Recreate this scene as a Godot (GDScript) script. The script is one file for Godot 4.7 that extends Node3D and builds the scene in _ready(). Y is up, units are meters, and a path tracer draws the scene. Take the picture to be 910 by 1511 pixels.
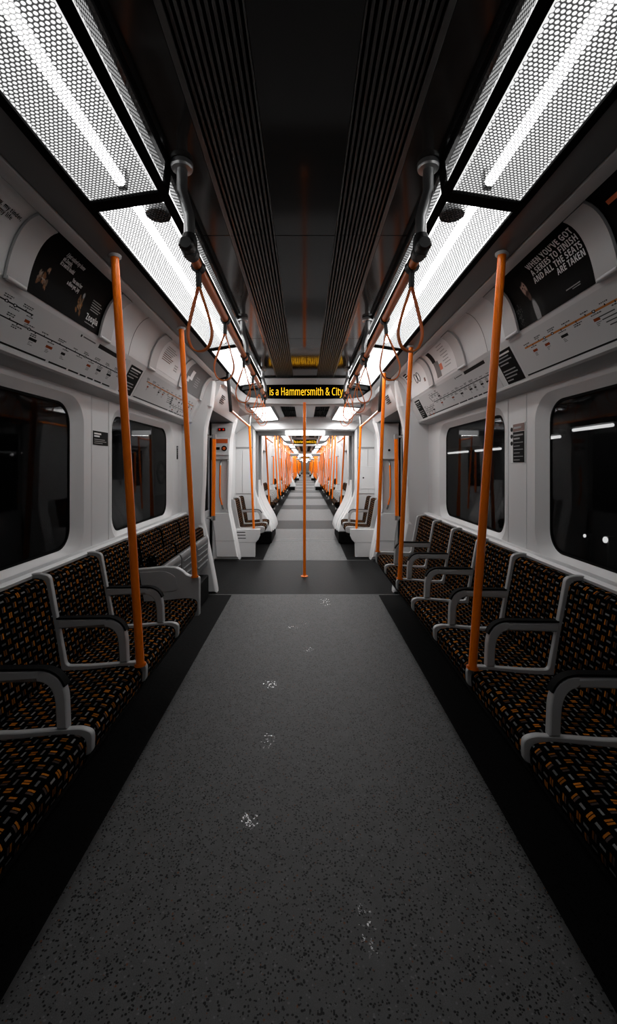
extends Node3D
# A London metro carriage seen down its aisle. d = distance ahead of the camera (world -z), x = right, y = up.

const H := 1.39          # eye height
const F := 620.0         # focal length in pixels of the 910 x 1511 frame
const YC := 2.54         # ceiling
var M := {}
var rng := RandomNumberGenerator.new()
var names := {}

# ------------------------------------------------------------------ node helpers
func numbered(called: String) -> String:
	var n: int = names.get(called, 0)
	names[called] = n + 1
	return called if n == 0 else "%s_%03d" % [called, n]

func thing(called: String, label: String, category: String, at := Vector3.ZERO, group := "") -> Node3D:
	var o := Node3D.new()
	o.name = numbered(called)
	add_child(o)
	o.position = at
	o.set_meta("label", label)
	o.set_meta("category", category)
	if group != "":
		o.set_meta("group", group)
	return o

func setting(called: String) -> Node3D:
	var o := Node3D.new()
	o.name = numbered(called)
	add_child(o)
	o.set_meta("kind", "structure")
	return o

func part(called: String, mesh: Mesh, m: Material, parent: Node, at := Vector3.ZERO) -> MeshInstance3D:
	var o := MeshInstance3D.new()
	o.name = called
	o.mesh = mesh
	o.material_override = m
	o.position = at
	parent.add_child(o, true)
	return o

# ------------------------------------------------------------------ mesh helpers
class MB:
	var v := PackedVector3Array()
	var n := PackedVector3Array()
	var uv := PackedVector2Array()
	func tri(a: Vector3, b: Vector3, c: Vector3, na: Vector3, nb: Vector3, nc: Vector3, ua := Vector2.ZERO, ub := Vector2.ZERO, uc := Vector2.ZERO) -> void:
		if (b - a).cross(c - a).dot(na + nb + nc) > 0.0:
			v.append_array([a, c, b]); n.append_array([na, nc, nb]); uv.append_array([ua, uc, ub])
		else:
			v.append_array([a, b, c]); n.append_array([na, nb, nc]); uv.append_array([ua, ub, uc])
	func quad(a: Vector3, b: Vector3, c: Vector3, d: Vector3, nn: Vector3, ua := Vector2.ZERO, ub := Vector2.ZERO, uc := Vector2.ZERO, ud := Vector2.ZERO) -> void:
		tri(a, b, c, nn, nn, nn, ua, ub, uc)
		tri(a, c, d, nn, nn, nn, ua, uc, ud)
	func quadn(a: Vector3, b: Vector3, c: Vector3, d: Vector3, na: Vector3, nb: Vector3, nc: Vector3, nd: Vector3, ua := Vector2.ZERO, ub := Vector2.ZERO, uc := Vector2.ZERO, ud := Vector2.ZERO) -> void:
		tri(a, b, c, na, nb, nc, ua, ub, uc)
		tri(a, c, d, na, nc, nd, ua, uc, ud)
	func box(lo: Vector3, hi: Vector3, bevel := 0.0) -> void:
		var c := (lo + hi) / 2.0
		var e := ((hi - lo) / 2.0).abs()
		var b: float = min(bevel, min(e.x, min(e.y, e.z)) * 0.9)
		for ax in 3:
			var u := (ax + 1) % 3
			var w := (ax + 2) % 3
			for s in [-1.0, 1.0]:
				var nn := Vector3.ZERO
				nn[ax] = s
				var ps := []
				for q in [[-1, -1], [1, -1], [1, 1], [-1, 1]]:
					var p := Vector3.ZERO
					p[ax] = s * e[ax]
					p[u] = q[0] * (e[u] - b)
					p[w] = q[1] * (e[w] - b)
					ps.append(c + p)
				quad(ps[0], ps[1], ps[2], ps[3], nn, Vector2(ps[0][u], ps[0][w]), Vector2(ps[1][u], ps[1][w]), Vector2(ps[2][u], ps[2][w]), Vector2(ps[3][u], ps[3][w]))
		if b <= 0.0:
			return
		for ax in 3:
			var u := (ax + 1) % 3
			var w := (ax + 2) % 3
			for su in [-1.0, 1.0]:
				for sw in [-1.0, 1.0]:
					var nu := Vector3.ZERO
					nu[u] = su
					var nw := Vector3.ZERO
					nw[w] = sw
					var ps := []
					for sa in [-1.0, 1.0]:
						var p := Vector3.ZERO
						p[ax] = sa * (e[ax] - b)
						var p1 := p
						p1[u] = su * e[u]
						p1[w] = sw * (e[w] - b)
						var p2 := p
						p2[u] = su * (e[u] - b)
						p2[w] = sw * e[w]
						ps.append(c + p1)
						ps.append(c + p2)
					quadn(ps[0], ps[1], ps[3], ps[2], nu, nw, nw, nu)
		for sx in [-1.0, 1.0]:
			for sy in [-1.0, 1.0]:
				for sz in [-1.0, 1.0]:
					var k := Vector3(sx, sy, sz)
					var a := c + Vector3(sx * e.x, sy * (e.y - b), sz * (e.z - b))
					var d := c + Vector3(sx * (e.x - b), sy * e.y, sz * (e.z - b))
					var f := c + Vector3(sx * (e.x - b), sy * (e.y - b), sz * e.z)
					tri(a, d, f, Vector3(sx, 0, 0), Vector3(0, sy, 0), Vector3(0, 0, sz))
	func tube(pts: Array, r, seg := 12, caps := true, closed := false) -> void:
		var rings := []
		var norms := []
		var cnt := pts.size()
		var up := Vector3(0.3, 0.2, 0.93).normalized()
		var prev := Vector3.ZERO
		for i in cnt:
			var a: Vector3 = pts[(i - 1 + cnt) % cnt] if closed or i > 0 else pts[i]
			var b: Vector3 = pts[(i + 1) % cnt] if closed or i < cnt - 1 else pts[i]
			var t := (b - a).normalized()
			var s: Vector3
			if prev == Vector3.ZERO:
				s = t.cross(up).normalized()
			else:
				s = (prev - t * prev.dot(t)).normalized()
			prev = s
			var w := t.cross(s)
			var rr: float = r[i] if r is Array else r
			var ring := []
			var nr := []
			for k in seg:
				var an := TAU * k / seg
				var nn := s * cos(an) + w * sin(an)
				nr.append(nn)
				ring.append((pts[i] as Vector3) + nn * rr)
			rings.append(ring)
			norms.append(nr)
		for i in (cnt if closed else cnt - 1):
			var j := (i + 1) % cnt
			for k in seg:
				var l := (k + 1) % seg
				quadn(rings[i][k], rings[i][l], rings[j][l], rings[j][k], norms[i][k], norms[i][l], norms[j][l], norms[j][k])
		if caps and not closed:
			for e in [0, cnt - 1]:
				var q: int = 1 if e == 0 else cnt - 2
				var nn: Vector3 = ((pts[e] as Vector3) - (pts[q] as Vector3)).normalized()
				for k in seg:
					tri(pts[e], rings[e][k], rings[e][(k + 1) % seg], nn, nn, nn)
	func prism(poly: Array, z0: float, z1: float, ch := 0.0, sm := 40.0) -> void:
		# poly: Vector2 list in the xy plane, extruded along z with chamfer ch
		var pg := PackedVector2Array(poly)
		if Geometry2D.is_polygon_clockwise(pg):
			pg.reverse()
		var cnt := pg.size()
		var en := []
		for i in cnt:
			var t := (pg[(i + 1) % cnt] - pg[i]).normalized()
			en.append(Vector2(t.y, -t.x))
		var mid := []
		for i in cnt:
			mid.append(((en[i] as Vector2) + (en[(i - 1 + cnt) % cnt] as Vector2)).normalized())
		var inner := PackedVector2Array()
		for i in cnt:
			var m: Vector2 = mid[i]
			var k: float = max(0.35, m.dot(en[i]))
			inner.append(pg[i] - m * (ch / k))
		var c := cos(deg_to_rad(sm))
		var lo: float = min(z0, z1)
		var hi: float = max(z0, z1)
		var run := 0.0
		for i in cnt:
			var j := (i + 1) % cnt
			var e: Vector2 = en[i]
			var na: Vector2 = mid[i] if e.dot(en[(i - 1 + cnt) % cnt]) > c else e
			var nb: Vector2 = mid[j] if e.dot(en[j]) > c else e
			var A := Vector3(na.x, na.y, 0)
			var B := Vector3(nb.x, nb.y, 0)
			var ln := pg[i].distance_to(pg[j])
			var a := pg[i]
			var b := pg[j]
			quadn(Vector3(a.x, a.y, lo + ch), Vector3(b.x, b.y, lo + ch), Vector3(b.x, b.y, hi - ch), Vector3(a.x, a.y, hi - ch), A, B, B, A, Vector2(lo, run), Vector2(lo, run + ln), Vector2(hi, run + ln), Vector2(hi, run))
			run += ln
			if ch > 0.0:
				for s in [[lo, 1.0, Vector3(0, 0, -1)], [hi, -1.0, Vector3(0, 0, 1)]]:
					var zz: float = s[0]
					var zn: Vector3 = s[2]
					quadn(Vector3(a.x, a.y, zz + ch * s[1]), Vector3(b.x, b.y, zz + ch * s[1]), Vector3(inner[j].x, inner[j].y, zz), Vector3(inner[i].x, inner[i].y, zz), A, B, (B + zn).normalized(), (A + zn).normalized())
		var idx := Geometry2D.triangulate_polygon(inner)
		if idx.is_empty():
			inner = pg
			idx = Geometry2D.triangulate_polygon(pg)
		for t in range(0, idx.size(), 3):
			for s in [[lo, Vector3(0, 0, -1)], [hi, Vector3(0, 0, 1)]]:
				var q := []
				for k in 3:
					var p: Vector2 = inner[idx[t + k]]
					q.append(Vector3(p.x, p.y, s[0]))
				tri(q[0], q[1], q[2], s[1], s[1], s[1], Vector2(q[0].x, q[0].y), Vector2(q[1].x, q[1].y), Vector2(q[2].x, q[2].y))
	func cushion(poly: Array, z0: float, z1: float, r: float) -> void:
		# a padded block: closed xy outline, extruded along z, edges rolled over by r
		var pg := PackedVector2Array(poly)
		if Geometry2D.is_polygon_clockwise(pg):
			pg.reverse()
		var cnt := pg.size()
		var nm := []
		var arc := [0.0]
		for i in cnt:
			var t1 := (pg[(i + 1) % cnt] - pg[i]).normalized()
			var t0 := (pg[i] - pg[(i - 1 + cnt) % cnt]).normalized()
			nm.append((Vector2(t1.y, -t1.x) + Vector2(t0.y, -t0.x)).normalized())
			arc.append(arc[i] + pg[i].distance_to(pg[(i + 1) % cnt]))
		var lo: float = min(z0, z1)
		var hi: float = max(z0, z1)
		var slices := []
		for k in 5:
			var an := PI / 2.0 * k / 4.0
			slices.append([lo + r * (1.0 - sin(an)), r * (1.0 - cos(an)), an, -1.0])
		slices.reverse()
		for k in 5:
			var an := PI / 2.0 * k / 4.0
			slices.append([hi - r * (1.0 - sin(an)), r * (1.0 - cos(an)), an, 1.0])
		# order: lo end (an=90deg) ... an=0, then an=0 ... hi end
		var rings := []
		var rn := []
		for s in slices:
			var ring := []
			var rr := []
			for i in cnt:
				var m: Vector2 = nm[i]
				var p: Vector2 = pg[i] - m * s[1]
				ring.append(Vector3(p.x, p.y, s[0]))
				rr.append(Vector3(m.x * cos(s[2]), m.y * cos(s[2]), sin(s[2]) * s[3]))
			rings.append(ring)
			rn.append(rr)
		for a in slices.size() - 1:
			for i in cnt:
				var j := (i + 1) % cnt
				quadn(rings[a][i], rings[a][j], rings[a + 1][j], rings[a + 1][i], rn[a][i], rn[a][j], rn[a + 1][j], rn[a + 1][i], Vector2(slices[a][0], arc[i]), Vector2(slices[a][0], arc[i + 1]), Vector2(slices[a + 1][0], arc[i + 1]), Vector2(slices[a + 1][0], arc[i]))
		for e in [0, slices.size() - 1]:
			var flat := PackedVector2Array()
			for p in rings[e]:
				flat.append(Vector2(p.x, p.y))
			var idx := Geometry2D.triangulate_polygon(flat)
			var nn := Vector3(0, 0, slices[e][3])
			for t in range(0, idx.size(), 3):
				var q := [rings[e][idx[t]], rings[e][idx[t + 1]], rings[e][idx[t + 2]]]
				tri(q[0], q[1], q[2], nn, nn, nn, flat[idx[t]], flat[idx[t + 1]], flat[idx[t + 2]])
	func lathe(prof: Array, axis_at: Vector3, seg := 20) -> void:
		# prof: (radius, y) pairs turned round the y axis
		for i in prof.size() - 1:
			var a: Vector2 = prof[i]
			var b: Vector2 = prof[i + 1]
			var t := (b - a).normalized()
			var nn := Vector2(t.y, -t.x)
			for k in seg:
				var a0 := TAU * k / seg
				var a1 := TAU * (k + 1) / seg
				var c0 := Vector3(cos(a0), 0, sin(a0))
				var c1 := Vector3(cos(a1), 0, sin(a1))
				var up := Vector3.UP
				quadn(axis_at + c0 * a.x + up * a.y, axis_at + c1 * a.x + up * a.y, axis_at + c1 * b.x + up * b.y, axis_at + c0 * b.x + up * b.y, c0 * nn.x + up * nn.y, c1 * nn.x + up * nn.y, c1 * nn.x + up * nn.y, c0 * nn.x + up * nn.y)
	func mesh() -> ArrayMesh:
		var a := []
		a.resize(Mesh.ARRAY_MAX)
		a[Mesh.ARRAY_VERTEX] = v
		a[Mesh.ARRAY_NORMAL] = n
		a[Mesh.ARRAY_TEX_UV] = uv
		var m := ArrayMesh.new()
		m.add_surface_from_arrays(Mesh.PRIMITIVE_TRIANGLES, a)
		return m

func boxm(lo: Vector3, hi: Vector3, bevel := 0.0) -> ArrayMesh:
	var b := MB.new()
	b.box(lo, hi, bevel)
	return b.mesh()

func tubem(pts: Array, r, seg := 12, closed := false) -> ArrayMesh:
	var b := MB.new()
	b.tube(pts, r, seg, true, closed)
	return b.mesh()

func prismm(poly: Array, d0: float, d1: float, ch := 0.0, sm := 40.0) -> ArrayMesh:
	var b := MB.new()
	b.prism(poly, -d0, -d1, ch, sm)
	return b.mesh()

func flip(poly: Array, s: float) -> Array:
	var q := []
	for p in poly:
		q.append(Vector2(p.x * s, p.y))
	return q

func shift(poly: Array, by: Vector2) -> Array:
	var q := []
	for p in poly:
		q.append(p - by)
	return q

func V(x: float, y: float, d: float) -> Vector3:
	return Vector3(x, y, -d)

func bez(a: Vector2, b: Vector2, c: Vector2, n: int) -> Array:
	var q := []
	for i in n + 1:
		q.append(a.lerp(b, float(i) / n).lerp(b.lerp(c, float(i) / n), float(i) / n))
	return q

func rounded(poly: Array, r: float, n := 4) -> Array:
	var q := []
	var cnt := poly.size()
	for i in cnt:
		var p: Vector2 = poly[i]
		var a: Vector2 = poly[(i - 1 + cnt) % cnt]
		var b: Vector2 = poly[(i + 1) % cnt]
		var ra: float = min(r, p.distance_to(a) * 0.49)
		var rb: float = min(r, p.distance_to(b) * 0.49)
		q.append_array(bez(p + (a - p).normalized() * ra, p, p + (b - p).normalized() * rb, n))
	return q

# ------------------------------------------------------------------ materials
func mat(called: String, c: Color, rough := 0.5, metal := 0.0) -> StandardMaterial3D:
	var m := StandardMaterial3D.new()
	m.resource_name = called
	m.albedo_color = c
	m.roughness = rough
	m.metallic = metal
	M[called] = m
	return m

func glow(called: String, c: Color, energy: float) -> StandardMaterial3D:
	var m := mat(called, c.darkened(0.6), 0.8)
	m.metallic_specular = 0.1
	m.emission_enabled = true
	m.emission = c
	m.emission_energy_multiplier = energy
	return m

func grey(v: float) -> Color:
	return Color(v, v, v)

func tex(im: Image) -> ImageTexture:
	return ImageTexture.create_from_image(im)

func make_materials() -> void:
	var o := mat("orange", Color(1.0, 0.48, 0.0), 0.32)
	o.clearcoat_enabled = true
	o.clearcoat = 0.22
	o.metallic_specular = 0.35
	o.clearcoat_roughness = 0.12
	mat("orange_strap", Color(0.90, 0.44, 0.07), 0.6)
	mat("wall", grey(0.80), 0.42)
	mat("trim", grey(0.86), 0.38)
	mat("panel", grey(0.84), 0.5)
	mat("cove", grey(0.40), 0.4)
	mat("rail_grey", grey(0.72), 0.4)
	mat("ceiling", Color(0.13, 0.12, 0.115), 0.10)  # near ceiling is really pale; its darkness is put into the colour
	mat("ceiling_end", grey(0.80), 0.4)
	mat("slat", Color(0.25, 0.24, 0.235), 0.35)
	mat("black", grey(0.03), 0.7).metallic_specular = 0.12
	mat("rubber", grey(0.05), 0.7).metallic_specular = 0.15
	mat("gloss_black", grey(0.02), 0.08).metallic_specular = 0.25
	mat("steel", grey(0.62), 0.34, 0.85)
	mat("joint", grey(0.10), 0.4, 0.3)
	mat("grey_plastic", grey(0.66), 0.4)
	mat("dark_grey", grey(0.33), 0.5)
	mat("mid_grey", grey(0.52), 0.5)
	mat("arm", grey(0.68), 0.42)
	mat("print_black", grey(0.03), 0.5).metallic_specular = 0.12
	mat("print_white", grey(0.86), 0.45)
	mat("print_grey", grey(0.55), 0.5)
	mat("print_orange", Color(0.85, 0.36, 0.08), 0.45)
	mat("print_brown", Color(0.36, 0.17, 0.09), 0.45)
	mat("tunnel", grey(0.10), 0.9)
	mat("tunnel_poster", grey(0.55), 0.8)
	mat("gangway_grey", grey(0.45), 0.5)
	var g := mat("glass", Color(0.02, 0.02, 0.022, 0.6), 0.02)
	g.metallic_specular = 0.15
	g.transparency = BaseMaterial3D.TRANSPARENCY_ALPHA
	var w := mat("wet", Color(0.3, 0.3, 0.3, 0.04), 0.16)
	w.transparency = BaseMaterial3D.TRANSPARENCY_ALPHA
	var sh := mat("sheet", grey(0.06), 0.6)
	sh.albedo_color.a = 0.93
	sh.transparency = BaseMaterial3D.TRANSPARENCY_ALPHA
	glow("reflector", grey(1.0), 0.62)
	glow("tube", grey(1.0), 10.0)
	glow("tube_dim", grey(1.0), 6.5)  # tube of the nearest lights, dimmed so the near floor stays darker
	glow("reflector_far", grey(1.0), 3.2)
	glow("reflector_mid", grey(1.0), 1.5)
	glow("panel_light", grey(1.0), 2.6)
	glow("led", Color(1.0, 0.74, 0.14), 1.25)
	glow("outside_lamp", grey(1.0), 3.0)
	glow("red_led", Color(0.9, 0.12, 0.03), 0.5)
	glow("amber_screen", Color(0.55, 0.25, 0.03), 0.35)
	# upholstery
	var im := Image.create(512, 512, false, Image.FORMAT_RGB8)
	im.fill(grey(0.015))
	for k in 9000:
		im.set_pixel(rng.randi_range(0, 511), rng.randi_range(0, 511), grey(rng.randf_range(0.0, 0.04)))
	for i in 16:
		for j in 16:
			var x := i * 32 + 5
			var y := j * 32 + 4
			var pair := (i + j) % 2 == 0
			var k := rng.randf()
			var c := Color(0.84, 0.50, 0.16).darkened(k * 0.55)
			var c2 := Color(0.36, 0.30, 0.28).darkened(k * 0.3)
			if not pair:
				c = grey(0.32 + 0.26 * k)
			for t in 22:
				for wd in 7:
					var n1 := 1.0 - 0.35 * rng.randf()
					if pair:
						im.set_pixel((x + 3 + wd) % 512, (y + t) % 512, c * n1)
						im.set_pixel((x + 13 + wd) % 512, (y + t) % 512, (c2 if (i / 2 + j) % 3 else c) * n1)
					else:
						im.set_pixel((x + t) % 512, (y + 8 + wd) % 512, c * n1)
	var mq := mat("moquette", grey(1.0), 0.95)
	mq.albedo_texture = tex(im)
	mq.uv1_scale = Vector3(1.95, 1.95, 1)
	mq.metallic_specular = 0.05
	# aisle vinyl: black and rust coloured chips in grey, laid in metres
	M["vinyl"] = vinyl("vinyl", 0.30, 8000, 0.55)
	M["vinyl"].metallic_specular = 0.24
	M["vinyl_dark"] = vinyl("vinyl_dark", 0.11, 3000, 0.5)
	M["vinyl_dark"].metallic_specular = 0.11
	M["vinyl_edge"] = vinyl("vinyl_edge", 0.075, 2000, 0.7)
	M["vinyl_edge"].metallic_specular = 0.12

func vinyl(called: String, base: float, chips: int, rough: float) -> StandardMaterial3D:
	var n := 1024
	var im := Image.create(n, n, false, Image.FORMAT_RGB8)
	im.fill(grey(base))
	var fn := FastNoiseLite.new()
	fn.seed = 5
	fn.frequency = 0.011
	var fine := FastNoiseLite.new()
	fine.seed = 9
	fine.frequency = 0.25
	for y in n:
		for x in n:
			var bl: float = min(1.0, min(min(x, n - x), min(y, n - y)) / 90.0)
			var k := base * (1.0 + 0.10 * fn.get_noise_2d(x, y) * bl + 0.16 * fine.get_noise_2d(x, y))
			im.set_pixel(x, y, grey(k))
	for k in chips:
		var x := rng.randi_range(0, n - 1)
		var y := rng.randi_range(0, n - 1)
		var c := grey(base * rng.randf_range(0.05, 0.4))
		var u := rng.randf()
		if u > 0.955:
			c = Color(base * 1.25, base * 0.78, base * 0.50)
		elif u > 0.80:
			c = grey(base * rng.randf_range(1.12, 1.3))
		var r := rng.randf_range(1.2, 3.6)
		var e := rng.randf_range(0.7, 1.5)
		for dy in range(-4, 5):
			for dx in range(-4, 5):
				if dx * dx * e + dy * dy / e < r * r:
					im.set_pixel(posmod(x + dx, n), posmod(y + dy, n), c)
	var m := mat(called, grey(1.0), rough)
	m.albedo_texture = tex(im)
	var hn := NoiseTexture2D.new()
	hn.width = 512
	hn.height = 512
	hn.seamless = true
	var f2 := FastNoiseLite.new()
	f2.seed = 3
	f2.frequency = 0.06
	hn.noise = f2
	m.heightmap_enabled = true
	m.heightmap_texture = hn
	m.heightmap_scale = 0.06
	return m

# ------------------------------------------------------------------ side cross-section above the windows
var poster_prof := []      # curved poster bay, from the top down
var map_prof := []         # sloping map strip
func make_profiles() -> void:
	poster_prof = bez(Vector2(0.985, 2.335), Vector2(1.085, 2.31), Vector2(1.123, 2.095), 14)
	map_prof = [Vector2(1.123, 2.095), Vector2(1.240, 1.872)]

func along(prof: Array, v: float) -> Array:
	# point and inward normal at distance v down a profile
	var left := v
	for i in prof.size() - 1:
		var a: Vector2 = prof[i]
		var b: Vector2 = prof[i + 1]
		var l := a.distance_to(b)
		if left <= l or i == prof.size() - 2:
			var t := (b - a) / l
			return [a + t * left, Vector2(t.y, -t.x) * -1.0 if t.y > 0 else Vector2(t.y, -t.x)]
		left -= l
	return []

func length_of(prof: Array) -> float:
	var l := 0.0
	for i in prof.size() - 1:
		l += (prof[i] as Vector2).distance_to(prof[i + 1])
	return l

func on(prof: Array, s: float, v: float, d: float, off: float) -> Vector3:
	var q := along(prof, v)
	var p: Vector2 = q[0] + (q[1] as Vector2) * off
	return Vector3(p.x * s, p.y, -d)

func out_of(prof: Array, s: float, v: float) -> Vector3:
	var q: Vector2 = along(prof, v)[1]
	return Vector3(q.x * s, q.y, 0)

# a thin sheet that follows a profile, with real thickness; uv runs as one reads it
func sheet(prof: Array, s: float, v0: float, v1: float, d0: float, d1: float, off: float, thick: float, steps := 10) -> ArrayMesh:
	var b := MB.new()
	for i in steps:
		var va := lerpf(v0, v1, float(i) / steps)
		var vb := lerpf(v0, v1, float(i + 1) / steps)
		var na := out_of(prof, s, va)
		var nb := out_of(prof, s, vb)
		var ua := float(i) / steps
		var ub := float(i + 1) / steps
		var l := 0.0 if s < 0 else 1.0
		b.quadn(on(prof, s, va, d0, off + thick), on(prof, s, va, d1, off + thick), on(prof, s, vb, d1, off + thick), on(prof, s, vb, d0, off + thick), na, na, nb, nb, Vector2(l, ua), Vector2(1 - l, ua), Vector2(1 - l, ub), Vector2(l, ub))
		b.quadn(on(prof, s, va, d0, off), on(prof, s, va, d1, off), on(prof, s, vb, d1, off), on(prof, s, vb, d0, off), -na, -na, -nb, -nb)
		for e in [[d0, 1.0], [d1, -1.0]]:
			b.quad(on(prof, s, va, e[0], off), on(prof, s, va, e[0], off + thick), on(prof, s, vb, e[0], off + thick), on(prof, s, vb, e[0], off), Vector3(0, 0, e[1]))
	for e in [[v0, 1.0], [v1, -1.0]]:
		b.quad(on(prof, s, e[0], d0, off), on(prof, s, e[0], d1, off), on(prof, s, e[0], d1, off + thick), on(prof, s, e[0], d0, off + thick), Vector3(0, e[1], 0))
	return b.mesh()

# lettering laid on a profile: the text starts at distance d (its left end as one reads it), baseline at v
func letters(txt: String, size: float, bold := false) -> Array:
	var t := TextMesh.new()
	var fnt := SystemFont.new()
	fnt.font_names = PackedStringArray(["Droid Sans"])
	if bold:
		fnt.font_weight = 700
	t.font = fnt
	t.text = txt
	t.font_size = 32
	t.pixel_size = size / 32.0
	t.depth = 0.0
	t.curve_step = 2.0
	t.horizontal_alignment = HORIZONTAL_ALIGNMENT_LEFT
	t.vertical_alignment = VERTICAL_ALIGNMENT_CENTER
	if t.get_surface_count() == 0:
		return [PackedVector3Array(), PackedInt32Array(), 0.0]
	var a := t.surface_get_arrays(0)
	var pv: PackedVector3Array = a[Mesh.ARRAY_VERTEX]
	var ix: PackedInt32Array = a[Mesh.ARRAY_INDEX] if a[Mesh.ARRAY_INDEX] != null else PackedInt32Array(range(pv.size()))
	var w := 0.0
	for p in pv:
		w = maxf(w, p.x)
	return [pv, ix, w]

func print_on(prof: Array, s: float, txt: String, size: float, d: float, v: float, m: Material, parent: Node, off := 0.0035, bold := false, fit := 0.0, right := false) -> void:
	var L := letters(txt, size, bold)
	var pv: PackedVector3Array = L[0]
	var ix: PackedInt32Array = L[1]
	if ix.is_empty():
		return
	var b := MB.new()
	var widen: float = fit / L[2] if fit > 0.0 else 1.0
	var w: float = L[2] * widen
	for t in range(0, ix.size(), 3):
		var q := []
		var nn := Vector3.ZERO
		for k in 3:
			var p := pv[ix[t + k]]
			var u := p.x * widen - (w if right else 0.0)
			q.append(on(prof, s, v - p.y, d - s * u, off))
			nn = out_of(prof, s, v - p.y)
		b.tri(q[0], q[1], q[2], nn, nn, nn)
	part("lettering", b.mesh(), m, parent)

func print_flat(txt: String, size: float, at: Vector3, right: Vector3, up: Vector3, m: Material, parent: Node, called := "lettering", bold := false, widen := 1.0, centre := false) -> void:
	var L := letters(txt, size, bold)
	var pv: PackedVector3Array = L[0]
	var ix: PackedInt32Array = L[1]
	if ix.is_empty():
		return
	var b := MB.new()
	var nn := right.cross(up)
	var sx: float = -L[2] * widen / 2.0 if centre else 0.0
	for t in range(0, ix.size(), 3):
		var q := []
		for k in 3:
			var p := pv[ix[t + k]]
			q.append(at + right * (p.x * widen + sx) + up * p.y)
		b.tri(q[0], q[1], q[2], nn, nn, nn)
	part(called, b.mesh(), m, parent)

# =================================================================== scene
func _ready() -> void:
	rng.seed = 20
	# ---- camera
	var cam := Camera3D.new()
	cam.name = "camera"
	cam.position = Vector3(0, H, 0)
	cam.projection = Camera3D.PROJECTION_FRUSTUM
	cam.near = 0.05
	cam.far = 300.0
	cam.size = 1511.0 / F * 0.05
	cam.frustum_offset = Vector2(5.0, -68.0) / F * 0.05
	add_child(cam)
	cam.current = true
	# ---- environment: a tunnel at night
	var we := WorldEnvironment.new()
	we.name = "environment"
	var env := Environment.new()
	env.background_mode = Environment.BG_COLOR
	env.background_color = Color(0, 0, 0)
	env.tonemap_mode = Environment.TONE_MAPPER_LINEAR
	env.tonemap_exposure = 1.3
	env.sdfgi_enabled = true
	env.ssao_enabled = true
	env.ssil_enabled = true
	we.environment = env
	add_child(we)

	make_profiles()
	make_materials()
	build_shell()
	build_sides()
	build_lights()
	build_sign(5.42, "is a Hammersmith & City", -0.455, "wide amber destination display hanging above the centre pole", true)
	build_seats()
	build_poles()
	build_rails()
	build_doors()
	build_end()
	build_posters()
	build_notices()
	build_outside()
	build_far_cars()
	build_floor_marks()

# ------------------------------------------------------------------ lamps
func area(parent: Node, at: Vector3, w: float, l: float, energy: float) -> void:
	var a := AreaLight3D.new()
	a.name = "lamp_glow"
	a.area_size = Vector2(w, l)
	a.light_energy = energy
	a.light_color = Color(1, 1, 1)
	a.shadow_enabled = true
	a.area_range = 30.0
	a.area_attenuation = 2.0
	a.position = at
	a.rotation_degrees = Vector3(-90, 0, 0)
	parent.add_child(a)

func perforated(w: float, l: float, p: float) -> ArrayMesh:
	# a sheet of w (x) by l (z) with round holes on a triangular grid, 1.2 mm thick
	var v := PackedVector3Array()
	var n := PackedVector3Array()
	var ix := PackedInt32Array()
	var cols := int(w / p)
	var dz := p * 0.8660254
	var rows := int(l / dz)
	var hr := p * 0.405
	var R := p / sqrt(3.0)
	var dirs := []
	for k in 12:
		var an := TAU * (k + 1) / 12.0 - PI / 6.0 + PI / 6.0 * 0.0
		dirs.append(Vector2(cos(TAU * k / 12.0 + PI / 6.0), sin(TAU * k / 12.0 + PI / 6.0)))
	for r in rows:
		for c in cols - (r % 2):
			var cx := (c + 0.5 + 0.5 * (r % 2)) * p - cols * p / 2.0
			var cz := (r + 0.5) * dz - rows * dz / 2.0
			var base := v.size()
			for k in 12:
				var dv: Vector2 = dirs[k]
				# hexagon with corners at 30, 90 ... degrees, flats between
				var reach: float = R if k % 2 == 0 else R * 0.8660254
				v.append(Vector3(cx + dv.x * reach, 0, cz + dv.y * reach))
				v.append(Vector3(cx + dv.x * hr, 0, cz + dv.y * hr))
				v.append(Vector3(cx + dv.x * hr, 0.0012, cz + dv.y * hr))
				n.append(Vector3.DOWN)
				n.append(Vector3.DOWN)
				n.append(Vector3(-dv.x, 0, -dv.y))
			for k in 12:
				var a := base + k * 3
				var b := base + ((k + 1) % 12) * 3
				ix.append_array([a, b, b + 1, a, b + 1, a + 1, a + 1, b + 1, b + 2, a + 1, b + 2, a + 2])
	var arr := []
	arr.resize(Mesh.ARRAY_MAX)
	arr[Mesh.ARRAY_VERTEX] = v
	arr[Mesh.ARRAY_NORMAL] = n
	arr[Mesh.ARRAY_INDEX] = ix
	var m := ArrayMesh.new()
	m.add_surface_from_arrays(Mesh.PRIMITIVE_TRIANGLES, arr)
	return m

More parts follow.
